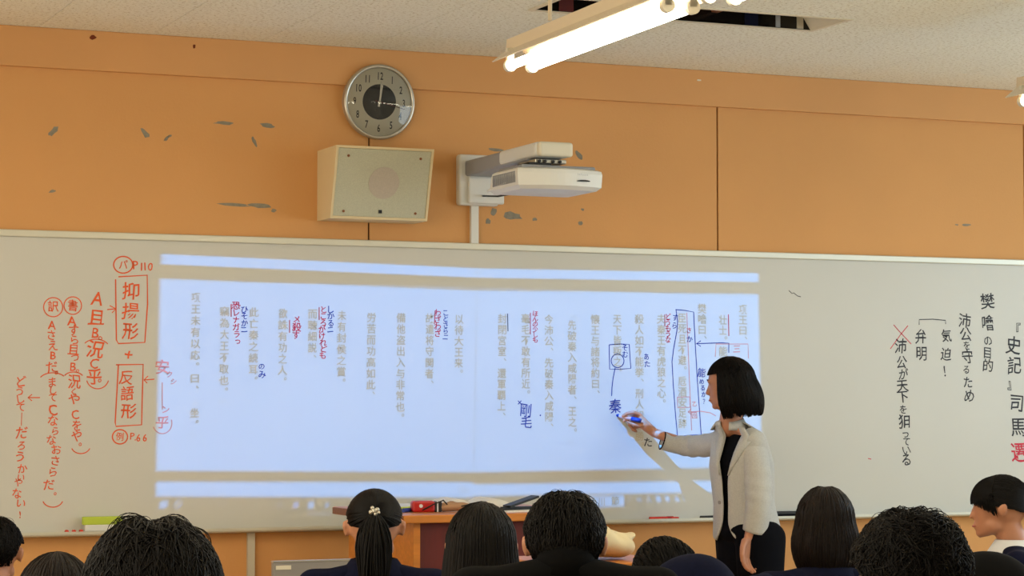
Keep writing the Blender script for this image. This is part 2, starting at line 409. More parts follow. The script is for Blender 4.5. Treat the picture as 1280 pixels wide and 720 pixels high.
# left: orange notes
hand([('パ', 154, 331, 13), ('P', 169, 331, 15), ('1', 177, 333, 14), ('1', 181, 333, 14), ('0', 188, 333, 14)], O)
stroke([arc(154, 331, 12, 10.5), [(148, 346), (184, 344), (184.5, 380), (181, 428), (148, 429.5), (145.5, 425), (144.5, 349)]], O)
hand([('抑', 164, 364, 23), ('揚', 163, 389, 22), ('形', 163, 414, 23)], O)
hand([('+', 161, 443, 20)], O)
stroke([[(145, 456), (179, 455.5), (178, 490), (177, 531), (145, 533), (144, 528), (148, 456)]], O)
hand([('反', 158, 472, 19), ('語', 159, 492, 19), ('形', 161, 514, 20)], O)
hand([('例', 150, 546, 11), ('P', 165, 545, 12), ('.', 169, 546, 12), ('6', 173, 547, 13), ('6', 181, 547, 13)], O)
stroke([arc(150, 546, 9.5, 9)], O)
stroke([[(134, 387), (145, 386)], [(137, 382), (145, 386), (140, 391)], [(193, 474), (180, 475)], [(185, 470), (180, 475), (184, 479)], [(50, 497), (35, 497)], [(40, 493), (35, 497), (40, 501)]], O, wpx=1.2)
hand([('A', 122, 373, 23), ('且', 121, 397, 22), ('B', 119, 416, 18), ('。', 130, 419, 16), ('況', 119, 437, 23), ('C', 118, 454, 18), ('乎', 118, 471, 21), ('。', 129, 472, 15)], O)
stroke([arc(120, 436, 17, 12, 215, 330), arc(122, 472, 14, 14, 15, 165)], O, wpx=1.2)
hand([('書', 91, 382, 15), ('A', 90, 401, 17), ('す', 92, 413, 15), ('ら', 93, 425, 13), ('且', 92, 437, 15), ('つ', 94, 447, 12), ('B', 91, 458, 15), ('。', 101, 460, 13), ('況', 93, 477, 19), ('く', 92, 490, 11), ('や', 93, 499, 16),
      ('C', 94, 518, 16), ('を', 96, 532, 15), ('や', 96, 545, 16), ('。', 104, 552, 14)], O)
stroke([arc(91, 382, 11, 11), arc(92, 474, 13, 9, 210, 330), arc(101, 557, 12, 10, 20, 160)], O, wpx=1.2)
hand([('訳', 66.5, 383, 15), ('A', 65, 406, 16), ('さ', 64, 419, 14), ('え', 66, 432, 14), ('B', 66, 444, 14), ('だ', 65, 459, 16), ('。', 75, 463, 13), ('ま', 65, 478, 14), ('し', 66, 488, 12), ('て', 66, 497, 12), ('C', 66, 512, 19), ('な', 66, 526, 15),
      ('ら', 69, 539, 12), ('な', 64, 550, 14), ('お', 70, 562, 14), ('さ', 69, 576, 14), ('ら', 66, 590, 14), ('だ', 61, 606, 15), ('。', 72, 614, 12)], O)
stroke([arc(66.5, 384, 12, 12), arc(66, 476, 17, 10, 205, 325), arc(66, 623, 13, 11, 20, 160)], O, wpx=1.2)
hand([('ど', 26, 477, 15), ('う', 25, 489, 13), ('し', 25, 499, 13), ('て', 26, 509, 12), ('｜', 27, 524, 16), ('だ', 27, 541, 17), ('ろ', 27, 557, 13), ('う', 25, 571, 15), ('か', 28, 586, 13), ('い', 26, 597, 11), ('や', 23, 603, 12), ('な', 21, 617, 14), ('い', 26, 629, 13), ('!', 25, 643, 12)], O)
hand([('安', 203, 459, 19), ('ク', 212, 468, 9), ('シ', 217, 477, 9), ('ン', 207, 512, 11), ('乎', 203, 528, 17)], PALE)
stroke([[(203, 478), (203, 512)], arc(203, 529, 12, 13, -20, 160)], PALE, wpx=.9)
# middle: notes over the projected page
hand([('ひ', 305.5, 387), ('そ', 305.5, 395), ('か', 305.5, 404), ('ニ', 305, 412)], B_, default=10)
hand([('恐', 295, 382, 11), ('レ', 295, 391), ('ナ', 295, 400), ('ガ', 295, 409), ('ラ', 296, 418), ('っ', 297, 426)], RD, default=10)
stroke([[(289, 380), (289, 396)], [(362, 400), (362, 416)], [(399, 384), (399, 400)], [(544, 389), (543, 405)], [(663, 391), (663, 418)], [(831, 393), (831, 408)], [(910.5, 393), (911, 420)]], RD, wpx=1.0)
hand([('の', 327, 458, 9), ('み', 327.5, 468, 11)], B_)
hand([('メ', 371, 399, 10), ('殺', 371, 409, 12), ('す', 370, 419, 11)], RD)
hand([(ch, 403.5 + random.uniform(-1, 1), 387 + i * 8.2) for i, ch in enumerate('ところがけれども')], RD, default=10)
hand([('し', 413, 387, 11), ('か', 413.5, 395), ('る', 413.5, 404), ('ニ', 413, 412)], B_, default=10)
hand([(ch, 547, 391 + i * 8.6) for i, ch in enumerate('わざわざ')], RD, default=10)
hand([(ch, 557, 391 + i * 7.6) for i, ch in enumerate('ことさらニ')], B_, default=9)
hand([(ch, 669, 392 + i * 6.6) for i, ch in enumerate('ほんの少しも')], RD, default=8)
stroke([[(634.5, 392), (635, 414)]], K, wpx=1.0)
hand([('×', 649.5, 503, 12), ('剛', 657, 513, 18), ('毛', 658, 528, 16)], B_, thin=.004)
hand([('.', 676, 515, 14)], B_)
stroke([[(761.5, 431), (775, 430), (786.5, 430.5), (788.5, 460.5), (775, 461.5), (762, 461.5), (761.5, 431)], arc(772, 451, 8, 8.5), [(769, 460), (766.5, 472), (765, 484), (764.5, 495)]], B_, wpx=1.1)
hand([('そ', 781, 434.5, 9), ('む', 781.5, 443, 9)], B_)
hand([('秦', 769, 508, 19)], B_, thin=.004)
hand([('あ', 808, 446, 9), ('た', 809, 455, 9)], B_)
hand([('た', 810, 553, 13)], M['blackink'])
hand([(ch, 835, 396 + i * 7.2) for i, ch in enumerate('どうもうな')], RD, default=9)
hand([('す', 844, 397, 9), ('ら', 843, 407, 9)], B_)
stroke([[(844.5, 387), (856, 388), (867, 390), (868.5, 420), (872, 480), (876.5, 543), (862, 544), (847, 545.5), (844.5, 520), (841.5, 480), (840, 452), (842, 436), (846, 414), (847, 402), (845, 387)],
        [(903, 428.5), (871, 429.5)], [(876, 426), (870.5, 429.5), (876, 433)], [(903, 428.5), (911, 429), (911, 441)]], B_, wpx=1.1)
hand([('さ', 861, 413, 8)], RD); hand([('か', 862, 424, 9)], B_)
stroke([[(858.5, 391), (861.5, 470), (864.5, 538)], [(846.5, 496.5), (862, 496), (862.5, 509), (847, 509.5), (846.5, 496.5)], [(895, 520), (888, 516), (876, 514), (860, 515)], [(864, 511), (860, 515), (864, 518)],
        [(894, 446), (895, 430), (935, 430), (935.5, 448)]], PALE, wpx=.9)
hand([('三', 921, 436, 11), ('乙', 868, 505, 7), ('回', 868, 519, 9)], PALE)
hand([('能', 877, 466, 12), ('め', 877, 477, 8), ('る', 878.5, 485, 8), ('か', 880, 493, 8), ('？', 881.5, 502, 8)], B_)
# right: black notes
hand([('樊', 1234.5, 377, 21), ('噲', 1234.5, 404, 21), ('の', 1235, 426, 14), ('目', 1234.5, 441, 16), ('的', 1235, 457, 17)], K)
hand([('沛', 1206, 401, 19), ('公', 1207, 418, 18), ('を', 1208.5, 432, 12), ('守', 1209.5, 446, 19), ('る', 1208, 462, 12), ('た', 1210, 478, 16), ('め', 1211.5, 495, 18)], K)
hand([('気', 1183, 420, 17), ('迫', 1182.5, 443, 17), ('！', 1184, 464, 17)], K)
hand([('弁', 1151, 421, 19), ('明', 1152, 442, 19)], K)
stroke([[(1149, 406), (1149, 399.5), (1166, 399), (1182, 400.5), (1182, 405)]], K, wpx=1.2)
hand([('沛', 1126, 433, 20), ('公', 1127, 453, 17), ('が', 1129, 468, 15), ('天', 1128, 482, 17), ('下', 1128.5, 496, 17), ('を', 1129, 512, 12), ('狙', 1131, 528, 20), ('っ', 1132, 542, 13), ('て', 1133, 552, 12), ('い', 1133, 563, 14), ('る', 1133, 575, 17)], K)
hand([('『', 1269, 412, 17), ('史', 1267, 432, 24), ('記', 1268, 457, 23), ('』', 1265, 480, 17), ('司', 1271, 504, 24), ('馬', 1273, 534, 25)], K)
hand([('遷', 1274, 566, 26)], RD)
stroke([[(1117, 406), (1124, 414), (1139, 430)], [(1135, 407), (1126, 418), (1113, 436)], [(1085, 573), (1089, 574)]], M['redink'], wpx=1.1)
stroke([[(986, 363), (990, 367), (992, 366), (997, 370), (1001, 371)]], K, wpx=1.0)

# ------------------------------------------------------------------ the projected picture (thrown by the spot lamp)
PW, PH = 2320, 896
def uv(x, y):
    p = at(x, y, -.0125); return ((p.x - U0) / (U1 - U0) * PW, (p.z - V0) / (V1 - V0) * PH)
IMG = np.zeros((PH, PW, 3), np.float32)
def fill(poly, col):
    """convex polygon in image pixels"""
    P = np.array(poly, float); x0, y0 = np.floor(P.min(0)).astype(int); x1, y1 = np.ceil(P.max(0)).astype(int)
    x0, y0 = max(x0, 0), max(y0, 0); x1, y1 = min(x1, PW), min(y1, PH)
    if x1 <= x0 or y1 <= y0: return
    X, Y = np.meshgrid(np.arange(x0, x1) + .5, np.arange(y0, y1) + .5); pos = np.ones(X.shape, bool); neg = np.ones(X.shape, bool)
    for i in range(len(P)):
        a, b = P[i], P[(i + 1) % len(P)]; c = (b[0] - a[0]) * (Y - a[1]) - (b[1] - a[1]) * (X - a[0]); pos &= c >= 0; neg &= c <= 0
    IMG[y0:y1, x0:x1][pos | neg] = col
PAGE = []
def quad(pts, col): fill([uv(*p) for p in pts], col)
def word(ch, x, y, s, col, rot=0, sx=1):
    v, t = glyph(ch, .008)
    if not len(v): return
    u, w_ = uv(x, y); q = s * abs(uv(x, y + 1)[1] - w_)
    a = R(rot); X = (v[:, 0] * math.cos(a) - v[:, 1] * math.sin(a)) * sx; Y = v[:, 0] * math.sin(a) + v[:, 1] * math.cos(a)
    for tr in t: fill([(u + X[k] * q, w_ + Y[k] * q) for k in tr], col)
WH = np.array((.05, .35, 1.05)); GR = WH * .35; LG = WH * .62
quad([(202, 317.5), (600, 335.5), (600, 347), (202, 330)], WH); quad([(600, 335.5), (947.5, 341.5), (947.5, 352.5), (600, 347)], WH)
quad([(200.5, 348), (595, 363), (592, 590), (196, 588)], WH); quad([(595, 363), (947.5, 367.5), (952, 583), (592, 590)], WH)
quad([(195.5, 602), (592, 602.5), (592, 621.5), (195.5, 620)], WH); quad([(592, 605), (950, 600), (951, 614), (592, 620)], WH)
quad([(595.5, 363), (597, 363), (593, 590), (591.5, 590)], LG); quad([(202.5, 349.5), (945, 369), (945, 370), (202.5, 350.5)], LG)
for i in range(46): word('ABERTMKL'[i % 8], 300 + i * 3.6, 328.5 + i * .16, 4, LG)
word('●', 206, 323.5, 8, WH * .72); word('●', 597, 341.5, 8, WH * .72)
for i in range(12): word('RTEALS'[i % 6], 204 + i * 2.6, 613, 4, LG); word('GHRTEO'[i % 6], 236 + i * 4, 614, 5, LG)
word('図', 577, 613, 9, LG); word('書', 583, 613, 7, LG)
for a_ in (200.5, 205.2):
    for b_ in (626, 630.6): quad([(a_, b_), (a_ + 4, b_), (a_ + 4, b_ + 4), (a_, b_ + 4)], WH * 1.1)
fill([(uv(223, 630)[0] + 11 * math.cos(q), uv(223, 630)[1] + 13 * math.sin(q)) for q in np.linspace(0, 6.28, 24)], WH * .8); fill([(uv(223, 630)[0] + 7 * math.cos(q), uv(223, 630)[1] + 9 * math.sin(q)) for q in np.linspace(0, 6.28, 24)], WH * .0)
for i, ch in enumerate('ここに入力して検索'): word(ch, 241 + i * 5, 630, 5, WH * .12)
for x, s, ch, cc in ((350, 8, '□', .35), (370, 9, '■', .6), (389, 11, '■', .75), (410, 9, '▶', .6)): word(ch, x, 631, s, WH * cc * (np.array((.8, .75, 1.1)) if ch == '■' and x < 380 else 1))
quad([(384, 641), (415, 641), (415, 642.2), (384, 642.2)], WH * .5)
quad([(737, 620), (780, 619), (780, 632), (737, 634)], WH * .95)
word('及', 741, 627, 11, GR * 1.3); word('川', 752, 627, 11, GR * 1.3); word('節', 769, 626, 11, GR * 1.3); hand([('及', 741, 627, 11), ('川', 752, 627, 11), ('節', 769, 626, 11)], M['paintedtext'], 'painted_beam_text', jit=0)
for x, ch in ((786, '／'), (799, '∞'), (811, '人'), (823, '■'), (834, '●'), (846, '▲'), (857, '□')): word(ch, x, 624 - (x - 786) * .02, 9, WH * .9)
columns = [('項王曰、', 928.5, 387), ('「壮士。能復飲', 903.5, 387), ('樊噲曰、', 877.5, 386), ('「臣死且不避。卮酒安足辞', 852.5, 384.5), ('夫秦王有虎狼之心。', 826.5, 399), ('殺人如不能挙、刑人如恐勝。', 799, 399),
           ('天下皆叛之。', 771.5, 399), ('懐王与諸将約曰、', 744, 399.5), ('「先破秦入咸陽者、王之。」', 715, 393), ('今沛公、先破秦入咸陽、', 686, 399.5), ('毫毛不敢有所近。', 657, 398.5), ('封閉宮室、還軍覇上、', 628, 398.5),
           ('以待大王来。', 574, 399), ('故遣将守関者、', 537.5, 398), ('備他盗出入与非常也。', 501.5, 397.5), ('労苦而功高如此、', 464.5, 397), ('未有封侯之賞。', 427.5, 394.5), ('而聴細説、', 391, 392.5),
           ('欲誅有功之人。', 354, 392), ('此亡秦之続耳。', 317.5, 390.5), ('竊為大王不取也。」', 281, 389.5), ('項王未有以応。曰、「坐。」', 245, 372)]
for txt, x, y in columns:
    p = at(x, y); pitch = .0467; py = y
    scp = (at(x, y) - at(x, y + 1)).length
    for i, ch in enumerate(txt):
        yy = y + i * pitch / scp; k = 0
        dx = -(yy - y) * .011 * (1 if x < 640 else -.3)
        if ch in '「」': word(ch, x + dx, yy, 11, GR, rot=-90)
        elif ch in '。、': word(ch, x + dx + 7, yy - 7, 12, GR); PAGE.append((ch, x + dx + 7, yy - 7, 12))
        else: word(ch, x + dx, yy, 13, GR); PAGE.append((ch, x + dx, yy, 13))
    if PAGE: hand(PAGE, M['paintedtext'], 'painted_beam_text', thin=.008, jit=0); PAGE.clear()  # projected letters also painted on the board so their edges stay sharp
# soft focus of the beam: one-pixel blur
for _ in range(2):
    IMG[1:-1] = (IMG[:-2] + 2 * IMG[1:-1] + IMG[2:]) / 4; IMG[:, 1:-1] = (IMG[:, :-2] + 2 * IMG[:, 1:-1] + IMG[:, 2:]) / 4
IMG[:2] = 0; IMG[-2:] = 0; IMG[:, :2] = 0; IMG[:, -2:] = 0
im = bpy.data.images.new('projected_page', PW, PH, float_buffer=True, alpha=False); im.colorspace_settings.name = 'Linear Rec.709'
px4 = np.ones((PH, PW, 4), np.float32); px4[..., :3] = IMG; im.pixels.foreach_set(px4.ravel()); im.update(); im.pack()
sl.use_nodes = True; nt = sl.node_tree; nt.nodes.clear()
N = nt.nodes.new; LK = nt.links.new
out = N('ShaderNodeOutputLight'); em = N('ShaderNodeEmission'); LK(em.outputs[0], out.inputs[0])
geo = N('ShaderNodeNewGeometry'); sep = N('ShaderNodeSeparateXYZ'); LK(geo.outputs['Incoming'], sep.inputs[0])
def mth(op, a, b=None):
    n = N('ShaderNodeMath'); n.operation = op
    for i, v in enumerate((a, b)):
        if v is None: continue
        if isinstance(v, (int, float)): n.inputs[i].default_value = v
        else: LK(v, n.inputs[i])
    return n.outputs[0]
d = -.0125 - BEAM.y
ux = mth('DIVIDE', sep.outputs[0], sep.outputs[1]); uz = mth('DIVIDE', sep.outputs[2], sep.outputs[1])
u = mth('DIVIDE', mth('ADD', mth('MULTIPLY', ux, d), BEAM.x - U0), U1 - U0)
v = mth('DIVIDE', mth('ADD', mth('MULTIPLY', uz, d), BEAM.z - V0), V1 - V0)
cb = N('ShaderNodeCombineXYZ'); LK(u, cb.inputs[0]); LK(v, cb.inputs[1])
tex = N('ShaderNodeTexImage'); tex.image = im; tex.extension = 'CLIP'; LK(cb.outputs[0], tex.inputs[0])
r3 = mth('POWER', mth('DIVIDE', 1.0, mth('ABSOLUTE', sep.outputs[1])), 3.0)
LK(tex.outputs['Color'], em.inputs[0]); LK(mth('MULTIPLY', r3, PROJ_K), em.inputs[1])

# things on the marker tray
def thing(name, label, cat, loc, rz=0, group=None): return tag(empty(name, loc, rz), label, cat, group)
p = at(128, 660, -.045)
t = thing('board_eraser', 'lime green felt board eraser with white handle at the left end of the marker tray', 'eraser', (p.x, -.040, .888))
obj('felt', box(-.078, .078, -.016, .016, .030, .062), M['green'], t, bevel=.004)
obj('handle', box(-.072, .072, -.015, .015, .004, .032), M['white'], t, bevel=.004)
obj('grip', box(-.07, .07, -.016, .016, 0, .006), M['black'], t)
for i, x in enumerate((83, 92, 101)):
    p = at(x, 666, -.04); m = obj('magnet', cyl((0, -.011, 0), (0, .011, 0), .0065, n=14), M['magnet'], None, loc=(p.x, -.045, .8945))
    tag(m, ('leftmost', 'middle', 'rightmost')[i] + ' of three small red magnets left of the green eraser', 'magnet', 'small red magnets on the tray')
p = at(826, 643, -.04); t = thing('marker_pen', 'red marker pen lying on the tray below the projected taskbar', 'marker', (p.x, -.04, .8955))
obj('barrel', cyl((-.055, 0, 0), (.03, 0, 0), .007, n=12), M['magnet'], t); obj('cap', cyl((.03, 0, 0), (.06, 0, 0), .008, n=12), M['redcloth'], t)
p = at(843, 643, -.04); m = obj('magnet_bar', box(-.019, .019, -.012, .012, 0, .012), M['magnet'], None, bevel=.003, loc=(p.x - .0, -.038, .888)); tag(m, 'short bright red magnet bar right of the red marker on the tray', 'magnet')
p = at(888, 641, -.04); t = thing('marker_pen', 'black marker pen on the tray beside the teacher', 'marker', (p.x, -.04, .8955))
obj('barrel', cyl((-.05, 0, 0), (.03, 0, 0), .007, n=12), M['black'], t); obj('cap', cyl((.03, 0, 0), (.055, 0, 0), .008, n=12), M['black'], t)
p = at(984, 640, -.04); t = thing('board_eraser', 'flat black board eraser on the tray behind the teacher', 'eraser', (p.x, -.036, .888))
obj('handle', box(-.07, .07, -.018, .018, .012, .026), M['black'], t, bevel=.004); obj('felt', box(-.068, .068, -.017, .017, 0, .013), M['navyd'], t)

# conduits
m = struct('trim_1', box(-.196, -.162, -.018, 0, 2.076, 2.24), M['white']); tag(m, None, None)
m = struct('trim_2', box(-1.172, -1.142, -.018, 0, .1, .87), M['greyplastic']); m.data.materials[0] = M['alu']

# ------------------------------------------------------------------ wall clock
t = thing('wall_clock', 'round silver-rimmed wall clock with a black centre disc above the loudspeaker', 'clock', (-.617, -.0, 2.658))
t.rotation_euler = (R(4), 0, 0)
RC = .155
obj('case', cyl((0, 0, 0), (0, -.03, 0), RC, n=64), M['cream'], t, bevel=.003)
bm = bmesh.new(); prof = [(RC + .002, -.012), (RC + .003, -.032), (RC - .003, -.041), (RC - .012, -.038), (RC - .014, -.030)]
rings = [[bm.verts.new((r * math.cos(2 * math.pi * k / 72), y, r * math.sin(2 * math.pi * k / 72))) for k in range(72)] for r, y in prof]
for i in range(len(prof) - 1):
    for k in range(72): bm.faces.new((rings[i][k], rings[i][(k + 1) % 72], rings[i + 1][(k + 1) % 72], rings[i + 1][k]))
obj('rim', bm, M['silver'], t, smooth=True)
obj('dial', cyl((0, -.0300, 0), (0, -.0312, 0), RC - .013, n=64), M['dial'], t)
obj('centre_disc', cyl((0, -.0312, 0), (0, -.0320, 0), .074, n=48), M['black'], t)
for h in range(1, 13):
    a = math.pi / 2 - h * math.pi / 6; s = .044; V = []; T = []; off = 0
    for i, ch in enumerate(str(h)):
        v, tr = glyph(ch, .014); dx = (i - (len(str(h)) - 1) / 2) * .34
        V += [((x * .62 + dx) * s + .109 * math.cos(a), -.0316, y * s + .109 * math.sin(a)) for x, y in v]; T += (tr + off).tolist(); off += len(v)
    me = bpy.data.meshes.new('numeral'); me.from_pydata(V, [], T); link('numeral', me, M['black'], t)
def clock_hand(name, ang, l0, l1, w0, w1, y, m):
    s, c_ = math.sin(R(ang)), math.cos(R(ang)); pts = []
    for u, ww in ((-l0, w0), (l1, w1), (l1, -w1), (-l0, -w0)): pts.append((s * u + c_ * ww, c_ * u - s * ww))
    return obj(name, prism(pts, y, y - .0012), m, t)
clock_hand('hour_hand', 9, .02, .072, .004, .003, -.0330, M['silver'])
clock_hand('minute_hand', 3, .02, .085, .0022, .0018, -.0345, M['silver'])
clock_hand('second_hand', 103, .02, .115, .0018, .001, -.0358, M['redpanel'])
obj('hub', cyl((0, -.032, 0), (0, -.037, 0), .006, n=16), M['silver'], t)
bm = bmesh.new(); rg = []
for i in range(9):
    r_ = (RC - .011) * (1 - i / 9); yy = -.0375 - .012 * (1 - (r_ / (RC - .011)) ** 2)
    rg.append([bm.verts.new((r_ * math.cos(2 * math.pi * k / 48), yy, r_ * math.sin(2 * math.pi * k / 48))) for k in range(48)])
for i in range(8):
    for k in range(48): bm.faces.new((rg[i][k], rg[i][(k + 1) % 48], rg[i + 1][(k + 1) % 48], rg[i + 1][k]))
bm.faces.new(rg[-1])
obj('glass_cover', bm, M['glass'], t, True)

# ------------------------------------------------------------------ loudspeaker
SX0, SX1, SZ0, SZ1 = -.878, -.455, 2.15, 2.441; DT, DB = .25, .17
t = thing('loudspeaker', 'cream wedge-shaped wall loudspeaker with olive grille under the clock', 'speaker', (SX0 + .21, 0, SZ0)); c = t.location
bm = bmesh.new(); th = .010
def vtx(x, y, z): return bm.verts.new((x - c.x, y - c.y, z - c.z))
o_ = [vtx(SX0, 0, SZ0), vtx(SX1, 0, SZ0), vtx(SX1, 0, SZ1), vtx(SX0, 0, SZ1), vtx(SX0, -DB, SZ0), vtx(SX1, -DB, SZ0), vtx(SX1, -DT, SZ1), vtx(SX0, -DT, SZ1)]
def fy(z): return -(DB + (DT - DB) * (z - SZ0) / (SZ1 - SZ0))
i_ = [vtx(x, fy(z), z) for x, z in ((SX0 + th, SZ0 + th), (SX1 - th, SZ0 + th), (SX1 - th, SZ1 - th), (SX0 + th, SZ1 - th))]
k_ = [vtx(x, fy(z) + .012, z) for x, z in ((SX0 + th, SZ0 + th), (SX1 - th, SZ0 + th), (SX1 - th, SZ1 - th), (SX0 + th, SZ1 - th))]
for f in ((0, 1, 2, 3), (0, 4, 5, 1), (1, 5, 6, 2), (2, 6, 7, 3), (3, 7, 4, 0)): bm.faces.new([o_[q] for q in f])
for q in range(4):
    r_ = (q + 1) % 4; bm.faces.new((o_[4 + q], o_[4 + r_], i_[r_], i_[q])); bm.faces.new((i_[q], i_[r_], k_[r_], k_[q]))
bm.faces.new(k_)
obj('case', bm, M['cream2'], t)
TL = math.atan((DT - DB) / (SZ1 - SZ0))
def on_front(x, z, out=0): return (x - c.x, fy(z) - out - c.y, z - c.z)
bm = bmesh.new(); g4 = [(SX0 + th + .001, SZ0 + th + .001), (SX1 - th - .001, SZ0 + th + .001), (SX1 - th - .001, SZ1 - th - .001), (SX0 + th + .001, SZ1 - th - .001)]
f1 = [bm.verts.new(on_front(x, z, -.003)) for x, z in g4]; f2 = [bm.verts.new(on_front(x, z, -.009)) for x, z in g4]
bm.faces.new(f1); bm.faces.new(f2[::-1])
for q in range(4): bm.faces.new((f1[q], f1[(q + 1) % 4], f2[(q + 1) % 4], f2[q]))
obj('grille', bm, M['grille'], t)
def front_disc(name, x, z, r, out, m, n=40, thick=.002):
    a = Vector(on_front(x, z, out)); nrm = Vector((0, -math.cos(TL), -math.sin(TL) * -1 * -1)); nrm = Vector((0, -math.cos(TL), -math.sin(TL)))
    return obj(name, cyl(a, a + nrm * thick, r, n=n), m, t)
front_disc('cone', -.66, 2.298, .066, -.0035, M['cone'])
for x in (SX0 + .055, SX1 - .055):
    for z in (SZ0 + .03, SZ1 - .04): front_disc('screw', x, z, .0055, -.003, M['woodend'], 12, .003)
obj('badge', box(-.007, .007, -.004, 0, -.007, .007), M['black'], t, loc=on_front(-.665, 2.182, -.003))

# ------------------------------------------------------------------ projector on its wall arm
t = thing('projector_mount', 'light grey wall plate and long arm carrying the white projector', 'mount', (-.17, 0, 2.34)); c = t.location
def lb(*a, **k): return loc_box(c, *a, **k)
obj('wall_plate', lb(-.262, -.078, -.045, 0, 2.235, 2.452), M['white'], t, bevel=.012, seg=3)
obj('plate_cover', lb(-.225, -.060, -.062, -.04, 2.242, 2.36), M['white'], t, bevel=.008)
obj('arm', lb(-.235, -.095, -.70, -.03, 2.358, 2.424), M['greyplastic'], t, bevel=.012, seg=3)
obj('arm_sleeve', lb(-.241, -.089, -.80, -.42, 2.366, 2.426), M['white'], t, bevel=.016, seg=3)
obj('end_cap', lb(-.238, -.090, -.83, -.795, 2.366, 2.424), M['cream'], t, bevel=.012, seg=3)
obj('bracket', lb(-.225, -.09, -.76, -.60, 2.345, 2.362), M['silver'], t, bevel=.003)
obj('ball_joint', cyl(Vector((-.165, -.68, 2.335)) - c, Vector((-.165, -.68, 2.37)) - c, .03, n=24), M['silver'], t)
for kx in (-.21, -.185, -.15, -.12): obj('bolt', cyl(Vector((kx, -.77, 2.352)) - c, Vector((kx, -.757, 2.352)) - c, .006, n=10), M['black'], t)
obj('adjuster', lb(-.26, -.16, -.775, -.66, 2.334, 2.346), M['black'], t, bevel=.002)
t = thing('projector', 'white short-throw projector hanging from the wall arm above the board', 'projector', (-.14, -.70, 2.245)); c = t.location
# body: lofted from underside to lid, bulging front
def body_ring(z, inx, fy_, by_, bulge):
    x0, x1 = -.325 + inx, .042 - inx; pts = []
    n = 12
    for k in range(n + 1):
        u_ = k / n; pts.append((x0 + (x1 - x0) * u_, fy_ - bulge * math.sin(math.pi * u_)))
    pts += [(x1, by_), (x0, by_)]
    return [(x - c.x, y - c.y, z - c.z) for x, y in pts]
bm = bmesh.new(); RG = []
for z, inx, f_, b_, bu in ((2.228, .08, -.72, -.60, .03), (2.236, .02, -.80, -.53, .04), (2.250, .004, -.815, -.525, .045), (2.30, 0, -.815, -.55, .045), (2.314, .003, -.812, -.552, .045), (2.321, .014, -.795, -.56, .04)):
    RG.append([bm.verts.new(p) for p in body_ring(z, inx, f_, b_, bu)])
for i in range(len(RG) - 1):
    L_ = len(RG[i])
    for k in range(L_): bm.faces.new((RG[i][k], RG[i][(k + 1) % L_], RG[i + 1][(k + 1) % L_], RG[i + 1][k]))
bm.faces.new(RG[0][::-1]); bm.faces.new(RG[-1])
obj('body', bm, M['white'], t, bevel=.003)
obj('lid', loc_box(c, -.30, .02, -.80, -.56, 2.320, 2.334), M['greyplastic'], t, bevel=.006)
# side vent slats and the lip towards the wall
for k in range(16):
    y = -.79 + k * .0145
    obj('vent_slat', loc_box(c, -.3275, -.3235, y, y + .006, 2.262, 2.306), M['greyplastic'], t)
bm = bmesh.new()
lip = [(-.325, -.70, 2.25), (-.325, -.50, 2.232), (.03, -.50, 2.232), (.03, -.70, 2.25), (-.325, -.70, 2.256), (-.325, -.50, 2.238), (.03, -.50, 2.238), (.03, -.70, 2.256)]
lv = [bm.verts.new(Vector(q) - c) for q in lip]
for f in ((0, 1, 2, 3), (4, 7, 6, 5), (0, 4, 5, 1), (1, 5, 6, 2), (2, 6, 7, 3), (3, 7, 4, 0)): bm.faces.new([lv[q] for q in f])
# the window sits in the lip; the beam leaves just under it
o = obj('lip', bm, M['white'], t, bevel=.002); o.location.z = .016
obj('lens_window', cyl(Vector((-.14, -.53, 2.2425)) - c, Vector((-.14, -.53, 2.246)) - c, .022, n=24), M['black'], t)
pts = [(-.06 + .028 * math.cos(a) , 2.2685 + .0062 * math.sin(a)) for a in [math.pi * k / 10 for k in range(11)]] 
obj('front_sensor', prism([(x - c.x, z - c.z) for x, z in pts], -.861 - c.y, -.850 - c.y), M['black'], t)
V = []; T = []; off = 0
for i, ch in enumerate('Infocus'):
    v_, tr = glyph(ch, .0); V += [((x * .8 + i * .55) * .0125 - .085 - c.x, -.8592 - c.y, y * .0125 + 2.296 - c.z) for x, y in v_]; T += (tr + off).tolist(); off += len(v_)
me = bpy.data.meshes.new('lettering'); me.from_pydata(V, [], T); link('lettering', me, M['greyplastic'], t)
bm = tube([Vector(q) - c for q in ((-.16, -.06, 2.275), (-.15, -.2, 2.262), (-.17, -.35, 2.256), (-.14, -.5, 2.272), (-.14, -.56, 2.28))], .004)
obj('cable', bm, M['black'], t, smooth=True)

